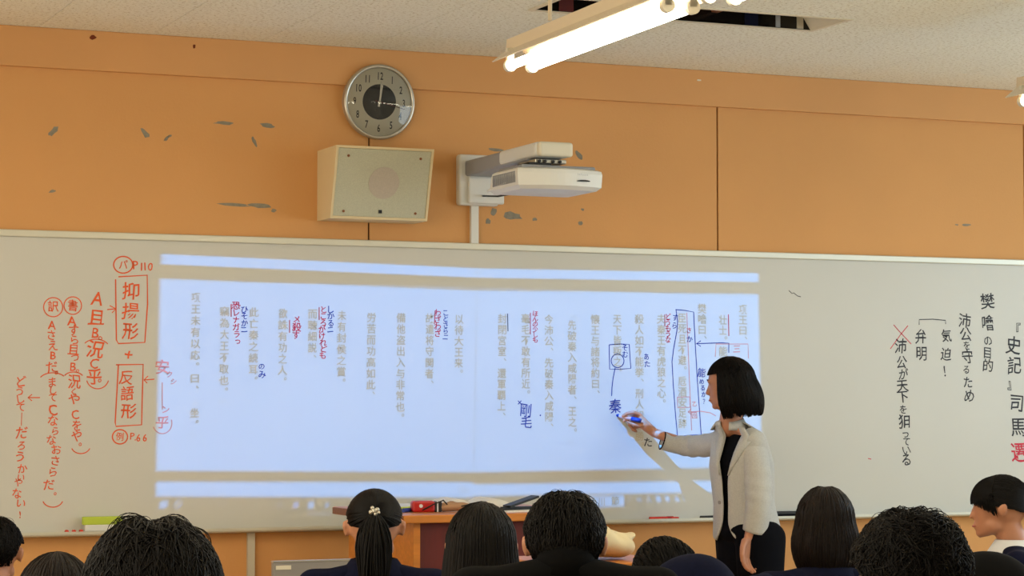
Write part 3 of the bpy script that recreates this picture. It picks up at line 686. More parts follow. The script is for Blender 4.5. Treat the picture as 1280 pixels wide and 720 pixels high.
# ------------------------------------------------------------------ hanging fluorescent lamps
LZ = 2.588
def lamp(x, y0, label):
    """twin-tube lamp from y0 (end near the board) away from the board, tubes at z 2.60"""
    t = thing('fluorescent_lamp', label, 'lamp', (x, y0 - .68, LZ), R(-1.85), 'hanging twin-tube lamps')
    L = .64
    pr = [(-.088, .020), (-.084, .018), (-.03, .058), (-.028, .098), (.028, .098), (.03, .058), (.084, .018), (.088, .020), (.034, .062), (.032, .102), (-.032, .102), (-.034, .062)]
    bm = bmesh.new(); a = [bm.verts.new((q[0], -.71, q[1])) for q in pr]; b = [bm.verts.new((q[0], .71, q[1])) for q in pr]
    for i in range(len(pr)):
        j = (i + 1) % len(pr); bm.faces.new((a[i], b[i], b[j], a[j]))
    bm.faces.new(a); bm.faces.new(b[::-1])
    obj('reflector', bm, M['lampwhite'], t)
    for s in (-1, 1):
        obj('tube', cyl((s * .042, -L, 0), (s * .042, L, 0), .0155, n=20), M['tube'], t, smooth=False)
        for e in (-1, 1):
            obj('socket', cyl((s * .042, e * (L + .022), 0), (s * .042, e * L, 0), .022, n=20), M['cream'], t)
            obj('socket_post', box(s * .042 - .012, s * .042 + .012, e * (L + .012) - .01, e * (L + .012) + .01, .0, .062), M['cream'], t)
    for e in (-.38, .38):
        obj('hanging_rod', cyl((0, e, .12), (0, e, H - LZ), .007, n=12), M['lampwhite'], t)
        obj('ceiling_cup', cyl((0, e, H - LZ - .015), (0, e, H - LZ), .03, n=20), M['cream'], t)
    return t
l0 = lamp(-.672, -1.575, 'lit twin-tube hanging lamp whose near end shows at the top centre')
def lamp_copy(x, y, label):
    o = copy_tree(l0); o.location = (x, y - .68, LZ); o['label'] = label
lamp_copy(-2.92, -1.5, 'unseen twin-tube hanging lamp added in the left row to brighten the board')  # out of view, added to brighten the left side
lamp_copy(-.672, -3.06, 'second lit lamp in the centre row, its sockets just in frame at the top')
lamp_copy(1.565, -1.50, 'lit twin-tube hanging lamp of the right row, only its tip in frame')
for i, (x, y) in enumerate(((-.672, -4.9), (1.565, -3.4), (1.565, -5.3), (-2.9, -3.4), (-2.9, -5.3), (-.672, -6.9), (1.565, -7.3))):
    lamp_copy(x, y, 'lit twin-tube hanging lamp over the pupils, %s' % ('centre row, over the middle seats', 'right row, second from the board', 'right row, third from the board', 'left row, second from the board', 'left row, third from the board', 'centre row, over the back seats', 'right row, over the back seats')[i])

# ------------------------------------------------------------------ teacher's desk and the things on it
t = thing('teacher_desk', 'wooden teacher desk with orange wood top and deep red front panel below the board', 'desk', (-.50, -.70, 0)); c = t.location
DX0, DX1, DY0, DY1, DZ = -.905, -.12, -1.11, -.30, .985
obj('tabletop', loc_box(c, DX0, DX1, DY0, DY1, DZ - .030, DZ), M['wood'], t, bevel=.004)
obj('end_strip', loc_box(c, DX0 - .004, DX0, DY0 + .005, DY1 - .005, DZ - .028, DZ - .002), M['woodend'], t)
obj('side_panel', loc_box(c, DX0 + .05, DX0 + .075, DY0 + .03, DY1 - .05, 0, DZ - .030), M['wood'], t)
obj('side_panel', loc_box(c, DX1 - .075, DX1 - .05, DY0 + .03, DY1 - .05, 0, DZ - .030), M['wood'], t)
obj('front_panel', loc_box(c, DX0 + .075, DX1 - .075, DY0 + .05, DY0 + .07, .12, DZ - .030), M['redpanel'], t)
obj('shelf', loc_box(c, DX0 + .075, DX1 - .075, DY0 + .07, DY1 - .05, .5, .52), M['wood'], t)
def on_desk(x, y): # point on the desk top seen at a photo pixel
    d = FW * F + RT * (x - 640) - UP * (y - 360); return Vector(CAM + d * (DZ - CAM[2]) / d[2])
def sheet(label, x, y, w_, d_, rz, n=1, th=.0015, z=DZ, m='paper', name='paper_sheet', cat='paper'):
    bm = bmesh.new()
    o = obj(name, box(-w_ / 2, w_ / 2, -d_ / 2, d_ / 2, 0, th * n), M[m], None, loc=(x, y, z)); o.rotation_euler = (0, 0, rz); tag(o, label, cat); return o
sheet('white sheet of paper at the left end of the teacher desk', -.79, -.66, .21, .297, .15)
sheet('stack of white printed sheets in the middle of the teacher desk', -.70, -.48, .21, .297, -.3, 6)
t2 = thing('open_book', 'open white textbook lying on the right half of the teacher desk', 'book', (-.47, -.68, DZ), -.15)
for s in (-1, 1):
    bm = bmesh.new(); n = 8; A = []; Bt = []
    for k in range(n + 1):
        u_ = k / n; z_ = .008 + .042 * math.sin(math.pi * min(1, u_ * 1.1)) * (1 - u_ * .5)
        A.append([bm.verts.new((s * u_ * .18, y, z_)) for y in (-.128, .128)]); Bt.append([bm.verts.new((s * u_ * .18, y, 0)) for y in (-.128, .128)])
    for k in range(n):
        bm.faces.new((A[k][0], A[k][1], A[k + 1][1], A[k + 1][0])); bm.faces.new((Bt[k][0], Bt[k + 1][0], Bt[k + 1][1], Bt[k][1]))
        for e in (0, 1): bm.faces.new((A[k][e], A[k + 1][e], Bt[k + 1][e], Bt[k][e]))
    bm.faces.new((A[n][0], A[n][1], Bt[n][1], Bt[n][0])); bm.faces.new((A[0][0], Bt[0][0], Bt[0][1], A[0][1]))
    obj('page_block', bm, M['paper'], t2)
t2 = thing('clipboard', 'dark grey clipboard propped against a white folder right on the teacher desk', 'clipboard', (-.345, -.93, DZ + .0046), .1)
obj('board', box(-.10, .10, -.012, .012, 0, .012), M['black'], t2)
o = obj('tilted_cover', box(-.075, .055, -.03, .03, 0, .008), M['black'], t2); o.rotation_euler = (0, R(-16), 0); o.location = (-.005, .0, .030)
o = obj('clip', box(-.03, .03, -.01, .01, 0, .012), M['silver'], t2); o.location = (.07, 0, .012)
sheet('white folder under the dark clipboard on the teacher desk', -.345, -.93, .26, .20, .1, 3, name='folder', cat='folder')
t2 = thing('pen_case', 'bright red pen case with black and white end standing on the teacher desk', 'pen case', (-.735, -.88, DZ), -.2)
obj('body', box(-.052, .035, -.03, .03, 0, .042), M['redcloth'], t2, bevel=.008)
obj('end_cap', box(.033, .062, -.028, .028, 0, .040), M['black'], t2, bevel=.006)
obj('stripe', box(.042, .047, -.0285, .0285, .001, .041), M['shirt'], t2)
obj('zip_pull', cyl((-.02, -.033, .024), (-.02, -.029, .024), .007, n=14), M['shirt'], t2)
t2 = thing('cloth_pouch', 'crumpled tan cloth pouch beside the red pen case on the teacher desk', 'pouch', (-.60, -.92, DZ), -.25)
link('pouch', remesh([[((-.07, 0, .018), (.03, .022, .018)), ((0, .005, .02), (.035, .025, .016))], [((0, .005, .02), (.03, .022, .016)), ((.08, -.01, .010), (.03, .018, .009))], [((-.04, .01, .03), (.02, .01, .012))]], .005), M['tan'], t2, True)
cb_ = obj('cable', tube([(-.76, -.90, DZ + .004), (-.72, -.93, DZ + .03), (-.68, -.93, DZ + .045), (-.64, -.91, DZ + .012), (-.58, -.96, DZ + .030), (-.52, -.99, DZ + .012), (-.45, -.98, DZ + .004), (-.38, -.95, DZ + .006)], .0028), M['black'], None, True); tag(cb_, 'thin black cable looping over the red pen case on the teacher desk', 'cable')
for i, (x, y, m, lb_) in enumerate(((-.80, -.80, 'green', 'lime highlighter pen lying left of the red pen case'), (-.785, -.86, 'blueink', 'blue pen lying left of the red pen case'))):
    t2 = thing('pen', lb_, 'pen', (x, y, DZ + .0085), .5 + i * .3)
    obj('barrel', cyl((-.07, 0, 0), (.04, 0, 0), .008, n=12), M[m], t2); obj('cap', cyl((.04, 0, 0), (.07, 0, 0), .0085, n=12), M['white' if i else 'green'], t2)

# grey steel cabinet left of the desk
p0 = deep(340, 702, 7.9)
t = thing('steel_screen', 'flat grey steel screen panel with a white name plate left of the teacher desk', 'panel', (p0.x + .20, p0.y, 0)); zt = p0.z
obj('panel', box(-.20, .20, -.012, .012, .42, zt), M['steel'], t, bevel=.004)
obj('top_edge', box(-.20, .20, -.014, .014, zt - .003, zt + .002), M['silver'], t)
obj('name_plate', box(-.190, -.135, -.0145, -.012, zt - .028, zt - .014), M['cream'], t)
obj('bolt', cyl((.105, -.018, zt - .012), (.105, -.012, zt - .012), .008, n=16), M['black'], t)
for x in (-.17, .17):
    obj('leg', box(x - .012, x + .012, -.012, .012, .02, .42), M['silver'], t); obj('foot', box(x - .02, x + .02, -.18, .18, 0, .02), M['black'], t)

# small wooden stand with the cream cloth bag
sp = deep(748, 704, 7.2)
t = thing('side_table', 'plain wooden side table under the cream cloth bag right of the teacher desk', 'table', (sp.x - .02, sp.y + .2, 0)); ZT = sp.z
obj('tabletop', box(-.14, .30, -.22, .22, ZT - .025, ZT), M['wood'], t, bevel=.003)
for x in (-.11, .27):
    for y in (-.19, .19): obj('leg', box(x - .018, x + .018, y - .018, y + .018, 0, ZT - .025), M['wood'], t)
bag = remesh([[((-.05, 0, .07), (.06, .11, .062)), ((.05, 0, .065), (.07, .12, .058))], [((.05, 0, .060), (.07, .12, .052)), ((.14, .0, .040), (.05, .10, .038))], [((.13, 0, .055), (.03, .05, .025)), ((.198, .0, .078), (.007, .03, .010))]], .007, 4)
for v_ in bag.vertices:
    v_.co.z += .006 * math.sin(v_.co.x * 60 + v_.co.y * 25) * max(0, v_.co.z) * 8
o = link('cloth_bag', bag, M['creamcloth'], None, True, loc=(sp.x + .0, sp.y + .16, ZT + .002)); tag(o, 'slumped cream canvas bag on the side table in front of the teacher', 'bag')

# ------------------------------------------------------------------ people
def TR(origin, f, tilt=0.0, roll=0.0):
    """frame with +Y along horizontal direction f, head nodding down by tilt"""
    f = Vector(f).normalized(); z = Vector((0, 0, 1)); x = f.cross(z).normalized()
    M3 = Matrix((x, f, z)).transposed()
    M3 = M3 @ Matrix.Rotation(-tilt, 3, 'X') @ Matrix.Rotation(roll, 3, 'Y')
    return Matrix.Translation(Vector(origin)) @ M3.to_4x4()
def put(items, T):
    """transform hull items (list of ellipsoids) by a rigid matrix"""
    q = T.to_quaternion(); out = []
    for it in items:
        out.append([(T @ Vector(e[0]), e[1], q @ e[2] if len(e) > 2 else q) for e in it])
    return out
def qx(a): return Quaternion((1, 0, 0), a)
HEAD = [
    [((0, -.012, .012), (.074, .090, .086))],                                             # skull
    [((0, .030, .012), (.064, .055, .070)), ((0, .048, -.060), (.040, .034, .040))],          # face
    [((0, .070, -.088), (.018, .016, .016)), ((.035, .025, -.060), (.026, .030, .028)), ((-.035, .025, -.060), (.026, .030, .028))],  # jaw and chin
    [((0, .083, -.002), (.008, .008, .010)), ((0, .095, -.030), (.012, .011, .009))],         # nose
    [((0, .084, -.056), (.020, .011, .007)), ((0, .082, -.066), (.018, .010, .006))],         # lips
    [((.030, .076, .018), (.020, .010, .008)), ((-.030, .076, .018), (.020, .010, .008))],    # brow
    [((.082, -.004, -.010), (.008, .016, .024), qx(-.2)), ((.087, -.014, .002), (.007, .016, .018), qx(-.2))],   # ears
    [((-.082, -.004, -.010), (.008, .016, .024), qx(-.2)), ((-.087, -.014, .002), (.007, .016, .018), qx(-.2))],
]
HEAD_C = HEAD[:-2] + [[((s_ * .076, -.004, -.010), (.006, .014, .022), qx(-.2))] for s_ in (1, -1)]
def neck(T, base, r=.050):
    a = T @ Vector((0, -.018, -.045)); return [[(a, (r, r, r)), (Vector(base), (r * 1.05, r * 1.05, r))]]
def face(parent, T, root=Vector((0, 0, 0))):
    Tm = Matrix.Translation(-root) @ T
    for s in (-1, 1):
        bm = bmesh.new(); bmesh.ops.create_uvsphere(bm, u_segments=16, v_segments=10, radius=.0110, matrix=Matrix.Translation((s * .028, .0645, .0)))
        o = obj('eye', bm, M['eyew'], parent, True); o.data.transform(Tm)
        bm = bmesh.new(); bmesh.ops.create_uvsphere(bm, u_segments=12, v_segments=8, radius=.0060, matrix=Matrix.Translation((s * .028, .0708, .0)))
        i_ = obj('iris', bm, M['iris'], o, True); i_.data.transform(Tm)
        bm = tube([(s * .012, .085, .020), (s * .028, .0845, .026), (s * .044, .073, .022)], [.0018, .0026, .001], 6)
        e_ = obj('eyebrow', bm, M['hair'], parent, True); e_.data.transform(Tm)
    bm = bmesh.new(); bmesh.ops.create_uvsphere(bm, u_segments=16, v_segments=8, radius=1, matrix=Matrix.Translation((0, .0875, -.0610)) @ Matrix.Diagonal((.019, .0085, .0042, 1)))
    o = obj('lips', bm, M['lip'], parent, True); o.data.transform(Tm)
HANDV = {}
def hand_items(T, curl=.5, side=1):
    """relaxed hand: wrist at origin, fingers along -Z, palm facing -X*side, thumb towards +Y"""
    it = [[((0, 0, 0), (.017, .024, .02)), ((0, .002, -.04), (.014, .036, .02)), ((0, 0, -.078), (.012, .038, .012))]]
    for k, (y, L) in enumerate(((.028, .072), (.009, .080), (-.011, .074), (-.030, .058))):
        p = Vector((0, y, -.078)); a = 0.15; pts = [p.copy()]; rad = [.0095, .0088, .0080, .0068]
        for j, fr in enumerate((.45, .30, .25)):
            a += curl * (.8 if j else .5); p = p + Vector((-side * math.sin(a), (y * .15), -math.cos(a))).normalized() * L * fr; pts.append(p.copy())
        for j in range(3): it.append([(pts[j], rad[j]), (pts[j + 1], rad[j + 1])])
    tp = [Vector((0, .025, -.018)), Vector((-side * .012, .050, -.045)), Vector((-side * .020, .058, -.075)), Vector((-side * .022, .054, -.098))]
    for j, (r0, r1) in enumerate(((.015, .012), (.012, .010), (.010, .0078))): it.append([(tp[j], r0), (tp[j + 1], r1)])
    return put(it, T)

# hair: strands and cap built on an ellipsoid around the skull
def tubes_np(P, W):
    """P (N,K,3), W (N,K) -> mesh data of three-sided tapering strands"""
    N_, K_, _ = P.shape; t = np.gradient(P, axis=1); t /= np.linalg.norm(t, axis=2, keepdims=True) + 1e-9
    a = np.cross(t, np.array([.31, .17, .94])); a /= np.linalg.norm(a, axis=2, keepdims=True) + 1e-9; b = np.cross(t, a)
    V = np.stack([P + (a * math.cos(q) + b * math.sin(q)) * W[..., None] for q in (0, 2.094, 4.189)], 2)  # N,K,3,3
    idx = np.arange(N_ * K_ * 3).reshape(N_, K_, 3); F_ = []
    for s in range(3):
        e = (s + 1) % 3; F_.append(np.stack([idx[:, :-1, s], idx[:, :-1, e], idx[:, 1:, e], idx[:, 1:, s]], -1).reshape(-1, 4))
    return V.reshape(-1, 3), np.concatenate(F_)
def sdir(th, ph): return np.stack([np.sin(ph) * np.sin(th), np.sin(ph) * np.cos(th), np.cos(ph)], -1)
HC = np.array([0, -.012, .012]); HR = np.array([.084, .101, .096])
def quad_mesh(name, V, Fc):
    me = bpy.data.meshes.new(name); V = np.asarray(V, np.float32); Fc = np.asarray(Fc, np.int32)
    me.vertices.add(len(V)); me.vertices.foreach_set('co', V.ravel()); me.loops.add(Fc.size); me.loops.foreach_set('vertex_index', Fc.ravel())
    me.polygons.add(len(Fc)); me.polygons.foreach_set('loop_start', np.arange(0, Fc.size, 4, dtype=np.int32)); me.update(calc_edges=True); me.validate()
    me.polygons.foreach_set('use_smooth', [True] * len(me.polygons)); return me
def cap_grid(phend, R_, C_=HC, nth=72, nph=22, inner=.012):
    th = np.linspace(-math.pi, math.pi, nth, endpoint=False); u_ = np.linspace(0, 1, nph)
    PH_ = phend(th)[:, None] * u_[None, :]; D = sdir(np.repeat(th[:, None], nph, 1), PH_); P = C_ + D * R_; Q = C_ + D * (R_ - inner)
    P = P.reshape(-1, 3); Q = Q.reshape(-1, 3); n = nth * nph; F_ = []
    ix = lambda i, j: (i % nth) * nph + j
    for i in range(nth):
        for j in range(nph - 1): F_.append((ix(i, j), ix(i, j + 1), ix(i + 1, j + 1), ix(i + 1, j))); F_.append((n + ix(i, j), n + ix(i + 1, j), n + ix(i + 1, j + 1), n + ix(i, j + 1)))
        F_.append((ix(i, nph - 1), n + ix(i, nph - 1), n + ix(i + 1, nph - 1), ix(i + 1, nph - 1)))
    return np.concatenate([P, Q]), np.array(F_)
def interp(th, pts):  # pts: (degrees from front 0..180, value)
    return np.interp(np.degrees(np.abs(th)), [p[0] for p in pts], [p[1] for p in pts])
def merge(parts):
    V = []; F_ = []; n = 0
    for v, f in parts: V.append(v); F_.append(f + n); n += len(v)
    return np.concatenate(V), np.concatenate(F_)
def part_hair(data, notch, x0=0.0):
    if not notch: return data
    V, F_ = data; V = V.copy(); w_ = np.clip((V[:, 2] - .02) / .08, 0, 1); V[:, 2] -= notch * w_ * np.exp(-((V[:, 0] - x0) / .012) ** 2); V[:, 2] += notch * .35 * w_ * np.exp(-((np.abs(V[:, 0] - x0) - .035) / .02) ** 2)
    return V, F_
def hair_short(seed=0, vol=1.0, length=.05, curl=0.0, N_=1500, back=118, width=.0022, messy=.25, fly=46, notch=0.0, lump=0.0):
    r = np.random.default_rng(seed); Rr = HR * np.array([1, 1, 1]) * vol
    pe = lambda th: np.radians(interp(th, [(0, 58), (40, 62), (62, 76), (75, 78), (95, 74), (110, 84), (128, back), (180, back + 4)]))
    parts = [cap_grid(pe, Rr)]
    th = r.uniform(-math.pi, math.pi, N_); ph = np.arccos(1 - r.uniform(0, 1, N_) * (1 - np.cos(pe(th)))) ; ph = np.minimum(ph, pe(th) - .02)
    K_ = 7; s = np.linspace(0, 1, K_); L = length * r.uniform(.6, 1.25, N_)
    dth = r.normal(0, messy, N_); P = np.zeros((N_, K_, 3)); k1 = r.uniform(0, 6.28, N_); k2 = r.uniform(.6, 1.4, N_)
    for j in range(K_):
        pj = ph + L / .09 * s[j] * np.cos(dth); tj = th + L / .09 * s[j] * np.sin(dth) / np.maximum(np.sin(ph), .25)
        lift = .001 + .007 * np.sin(np.minimum(s[j] * 2.6, 3.1)) * r.uniform(.6, 1.2)
        pj = np.minimum(pj, pe(tj) + .05)
        D = sdir(tj, pj); P[:, j] = HC + D * (Rr + lift[..., None] if np.ndim(lift) else Rr + lift)
        if curl: P[:, j] += curl * s[j] * np.stack([np.sin(k1 + s[j] * 7 * k2), np.cos(k1 * 1.7 + s[j] * 6 * k2), .8 * np.sin(k1 * .7 + s[j] * 8 * k2) + .5], -1)
    W = width * (1 - .75 * s ** 2)[None, :] * r.uniform(.6, 1.2, N_)[:, None]
    parts.append(tubes_np(P, W))
    n2 = fly; th = r.uniform(-math.pi, math.pi, n2); a0 = np.abs(r.normal(0, .35, n2)); P = np.zeros((n2, K_, 3)); o_ = r.normal(0, 1, (n2, 3)); o_[:, 2] = np.abs(o_[:, 2]) * .5
    for j in range(K_):
        D = sdir(th, a0 + s[j] * .45); P[:, j] = HC + D * Rr + (o_ * .007 + D * .008) * math.sin(s[j] * 2.4)
    parts.append(tubes_np(P, np.full((n2, K_), .0006)))
    V, F_ = merge(parts)
    low = np.clip(-V[:, 2] - .01, 0, .2); V[:, 0] *= 1 - low * 1.6; V[:, 1] = np.where(V[:, 1] < 0, V[:, 1] + low * .32, V[:, 1])
    if lump: V = V * (1 + lump * (np.sin(V[:, 0] * 90 + 1) * np.sin(V[:, 2] * 80) + .6 * np.sin(V[:, 1] * 120 + V[:, 0] * 60)))[:, None]
    return part_hair((V, F_), notch)
def hair_bob(seed=0, vol=1.0, drop=.10, flare=.012, inward=.02, N_=1400, fringe=66, open_=58, back_extra=0.0, width=.0024, wave=.003, part=0.0):
    """hair that runs over the skull and then hangs; front stays open"""
    r = np.random.default_rng(seed); Rr = HR * vol
    def path(th, s, lenf, jit):
        arcn = .15; tot = arcn + drop; d_ = s * tot
        op = np.degrees(np.abs(th)) < open_
        phm = np.where(op, np.radians(fringe), np.radians(92)); totf = np.where(op, .15 * fringe / 92, arcn + drop * lenf)
        d_ = s * totf; ph = np.minimum(d_ / arcn * np.radians(92), phm)
        D = sdir(th, ph); P = HC + D * Rr * (1 + jit[..., None])
        f_ = np.clip((d_ - arcn) / max(drop, 1e-4), 0, 1.2) * (~op); bul = np.sin(f_ * 2.2) * flare - f_ ** 2.5 * inward
        out_ = np.stack([np.sin(th), np.cos(th), 0 * th], -1)
        P = P + out_ * bul[..., None]; P[..., 2] -= np.maximum(d_ - arcn, 0) * (~op)
        P[..., 1] -= back_extra * f_ * (np.cos(th) < 0)
        return P
    nth = 110; K_ = 20; th = np.linspace(-math.pi, math.pi, nth, endpoint=False); lf = 1 + .05 * np.sin(th * 17) + .04 * np.sin(th * 29)
    G = np.stack([path(th, s, lf, 0 * th) for s in np.linspace(0, 1, K_)], 1); Gi = G.copy(); o_ = np.stack([np.sin(th), np.cos(th), 0 * th], -1)[:, None, :] * .012; Gi -= o_; Gi[:, :3, 2] -= .010
    V = np.concatenate([G.reshape(-1, 3), Gi.reshape(-1, 3)]); n = nth * K_; F_ = []; ix = lambda i, j: (i % nth) * K_ + j
    op = np.degrees(np.abs(th)) < open_
    for i in range(nth):
        if op[i] != op[(i + 1) % nth]: jm = 8
        else: jm = K_ - 1
        for j in range(jm): F_.append((ix(i, j), ix(i, j + 1), ix(i + 1, j + 1), ix(i + 1, j))); F_.append((n + ix(i, j), n + ix(i + 1, j), n + ix(i + 1, j + 1), n + ix(i, j + 1)))
        F_.append((ix(i, K_ - 1), n + ix(i, K_ - 1), n + ix(i + 1, K_ - 1), ix(i + 1, K_ - 1)))
    parts = [(V, np.array(F_))]
    th = r.uniform(-math.pi, math.pi, N_); lf = r.uniform(.86, 1.06, N_); jit = np.abs(r.normal(.008, .010, N_)); Ks = 14
    s0 = np.where(r.uniform(0, 1, N_) < .45, 0, r.uniform(0, .55, N_)); P = np.zeros((N_, Ks, 3)); ph_ = r.uniform(0, 6.28, N_)
    for j in range(Ks):
        s = s0 + (1 - s0) * j / (Ks - 1); P[:, j] = path(th + .05 * np.sin(ph_ + s * 3) * s, s, lf, jit)
        P[:, j, 0] += wave * np.sin(ph_ + 9 * s) * s
    W = width * (1 - .7 * np.linspace(0, 1, Ks) ** 3)[None, :] * r.uniform(.5, 1.2, N_)[:, None]
    parts.append(tubes_np(P, W)); return merge(parts)
def hair_tail(seed=0, N_=900, tail=.30, base=(180, 86), tie=.030, vol=.97, fringe=False, width=.0018, tailw=.030):
    """hair pulled back to a tie, and the tail hanging from it"""
    r = np.random.default_rng(seed); Rr = HR * vol
    pe = lambda th: np.radians(interp(th, [(0, 74), (30, 78), (50, 84), (72, 92), (84, 84), (98, 82), (112, 104), (180, 122)] if fringe else [(0, 50), (45, 60), (70, 78), (98, 80), (112, 100), (180, 118)]))
    parts = [cap_grid(pe, Rr - .001)]
    B = sdir(np.array(R(base[0])), np.array(R(base[1]))); bp = HC + B * (Rr + .006)
    th = r.uniform(-math.pi, math.pi, N_); D0 = sdir(th, pe(th) * r.uniform(.55, 1.0, N_)); K_ = 10; P = np.zeros((N_, K_, 3))
    om = np.arccos(np.clip(D0 @ B, -1, 1))
    for j in range(K_):
        s = j / (K_ - 1); D = (np.sin((1 - s) * om)[:, None] * D0 + np.sin(s * om)[:, None] * B) / np.maximum(np.sin(om), 1e-3)[:, None]
        D /= np.linalg.norm(D, axis=1, keepdims=True); P[:, j] = HC + D * (Rr + .0015 + .003 * np.sin(s * 3))
    parts.append(tubes_np(P, np.full((N_, K_), width)))
    if fringe:
        n3 = 700; th = r.uniform(-1.45, 1.45, n3); K3 = 9; P = np.zeros((n3, K3, 3)); e_ = np.radians(np.interp(np.abs(th), [0, .6, 1.0, 1.45], [84, 88, 96, 112])) * r.uniform(.93, 1.04, n3)
        for j in range(K3):
            s = j / (K3 - 1); tj = th * (.75 + .25 * s) + .10 * s; ph = e_ * (.25 + .75 * s); P[:, j] = HC + sdir(tj, ph) * (Rr + .003 + .006 * math.sin(s * 2.6))
        parts.append(tubes_np(P, np.full((n3, K3), .0019) * (1 - .6 * np.linspace(0, 1, K3) ** 3)))
    if tail:
        n2 = 420; K_ = 12; a = r.uniform(0, 6.28, n2); q = np.sqrt(r.uniform(0, 1, n2)); P = np.zeros((n2, K_, 3)); ln = r.uniform(.75, 1.0, n2)
        for j in range(K_):
            s = j / (K_ - 1); sp_ = (.010 + (tailw - .010) * math.sin(min(1, s * 2.2) * math.pi / 2) * (1 - .55 * s ** 2)); dn = s * tail * ln
            P[:, j, 0] = bp[0] + np.cos(a) * q * sp_ * 1.15 + .004 * np.sin(a * 3 + 6 * s); P[:, j, 1] = bp[1] - .022 * math.sin(min(1, s * 4) * 1.57) + np.sin(a) * q * sp_ * .6 + .03 * s * s; P[:, j, 2] = bp[2] + .008 * math.sin(s * 9) * (s < .3) - dn
        parts.append(tubes_np(P, np.full((n2, K_), .0026) * (1 - .8 * np.linspace(0, 1, K_) ** 3)))
    return merge(parts), bp
def hair_obj(data, m, parent, T, root):
    V, F_ = data; V = V.copy()
    Tm = np.array(Matrix.Translation(-root) @ T); V = V @ Tm[:3, :3].T + Tm[:3, 3]
    return link('hair', quad_mesh('hair', V, F_), m, parent)

# seated pupils --------------------------------------------------------
def seated(kind, lean=.0, up=.0, tilt=None):
    """body, clothes of a seated pupil facing +Y, hips over the origin, feet on z=0; head centre returned"""
    hy, hz = .02 + .50 * math.sin(lean) * .9, 1.045 - .5 * (1 - math.cos(lean)) * 1.1
    Th = TR((0, hy, hz), (0, 1, 0), lean * .75 + .06 if tilt is None else tilt)
    nb = Vector((0, hy - .050 - .05 * lean, hz - (.130 if kind == 'girl' else .108) + .05 * lean + up))          # neck base
    shy = nb.y - .005; shz = nb.z - .058
    w = .165 if kind == 'girl' else .190; k = 1.0 if kind == 'girl' else 1.08
    hip = ((0, 0, .53), (.155 * k, .12, .09)); waist = ((0, .01 + (shy) * .3, .68), (.125 * k, .095, .07)); chest = ((0, shy * .8 + .012, shz - .10), (.140 * k, .100, .10))
    sh = [((s * w, shy, shz), (.052, .054, .050)) for s in (-1, 1)]
    torso = [[hip, waist], [waist, chest], [chest] + sh, [((0, nb.y, nb.z - .010), (.062, .058, .026))] + [((s * w * .86, shy, shz + .012), (.040, .044, .034)) for s in (-1, 1)]]
    arms = []; hands = []
    for s in (-1, 1):
        S = Vector((s * (w + .01), shy, shz)); E = Vector((s * (w + .05), shy + .10, max(.62, shz - .26))); Wr = Vector((s * .13, .31, .645))
        arms += [[(S, .050), (E, .040)], [(E, .040), (Wr, .031)]]
        d = (Vector((s * .115, .37, .618)) - Wr).normalized()
        q = d.to_track_quat('-Z', 'Y'); Tw = Matrix.Translation(Wr + d * .015) @ q.to_matrix().to_4x4() @ Matrix.Rotation(R(90) * -1, 4, 'Z')
        hands += hand_items(Tw, .35, s)
    legs = []
    for s in (-1, 1):
        legs += [[((s * .085, .02, .52), .085), ((s * .10, .42, .525), .062)], [((s * .10, .43, .52), .058), ((s * .10, .40, .30), .052)], [((s * .10, .40, .30), .050), ((s * .10, .39, .10), .036)]]
    feet = [[((s * .10, .38, .045), (.036, .04, .042)), ((s * .10, .50, .030), (.040, .05, .028))] for s in (-1, 1)]
    thin = lambda it, d_: [[(e[0], tuple(max(.004, x - d_) for x in ((e[1],) * 3 if isinstance(e[1], (int, float)) else e[1]))) + tuple(e[2:]) for e in h_] for h_ in it]
    body = joined([remesh(put(HEAD, Th) + neck(Th, nb, .048 if kind == 'girl' else .053) + thin(torso + arms + legs, .012), .007, 5), remesh(hands, .0035, 2)])
    cloth = remesh(torso + arms, .008, 5)
    low = remesh((legs if kind == 'boy' else [[((0, .05, .52), (.18, .15, .08)), ((-.13, .40, .50), (.07, .06, .06)), ((.13, .40, .50), (.07, .06, .06))]] + [l_ for l_ in thin(legs, .012) if l_[1][0][2] < .45]), .009, 4)
    shoes = remesh(feet, .008, 3)
    # clothes stop at the neckline
    bm = bmesh.new(); bm.from_mesh(cloth); top = nb.z + .006
    bmesh.ops.delete(bm, geom=[f for f in bm.faces if (f.calc_center_median() - Vector((0, nb.y, top))).length < .058 and f.calc_center_median().z > top - .03], context='FACES'); bm.to_mesh(cloth); bm.free()
    col = []
    n = 36; bm = bmesh.new(); rg = []
    if kind == 'boy': prof = [(.066, -.022), (.062, .012), (.060, .036), (.055, .036), (.056, .0)]
    else: prof = [(.062, .020), (.068, .018), (.094, -.018), (.110, -.040), (.104, -.044), (.066, .0)]
    for rr, zz in prof:
        rg.append([bm.verts.new((rr * math.cos(2 * math.pi * q / n), nb.y + rr * math.sin(2 * math.pi * q / n) * .94, nb.z + zz)) for q in range(n)])
    for i in range(len(rg)):
        for q in range(n): bm.faces.new((rg[i][q], rg[i][(q + 1) % n], rg[(i + 1) % len(rg)][(q + 1) % n], rg[(i + 1) % len(rg)][q]))
    cm = bpy.data.meshes.new('collar'); bmesh.ops.recalc_face_normals(bm, faces=bm.faces); bm.to_mesh(cm); bm.free()
    return dict(body=body, cloth=cloth, low=low, shoes=shoes, collar=cm, T=Th, nb=nb)
KIT = {}
def kit(*a):
    if a not in KIT: KIT[a] = seated(*a)
    return KIT[a]
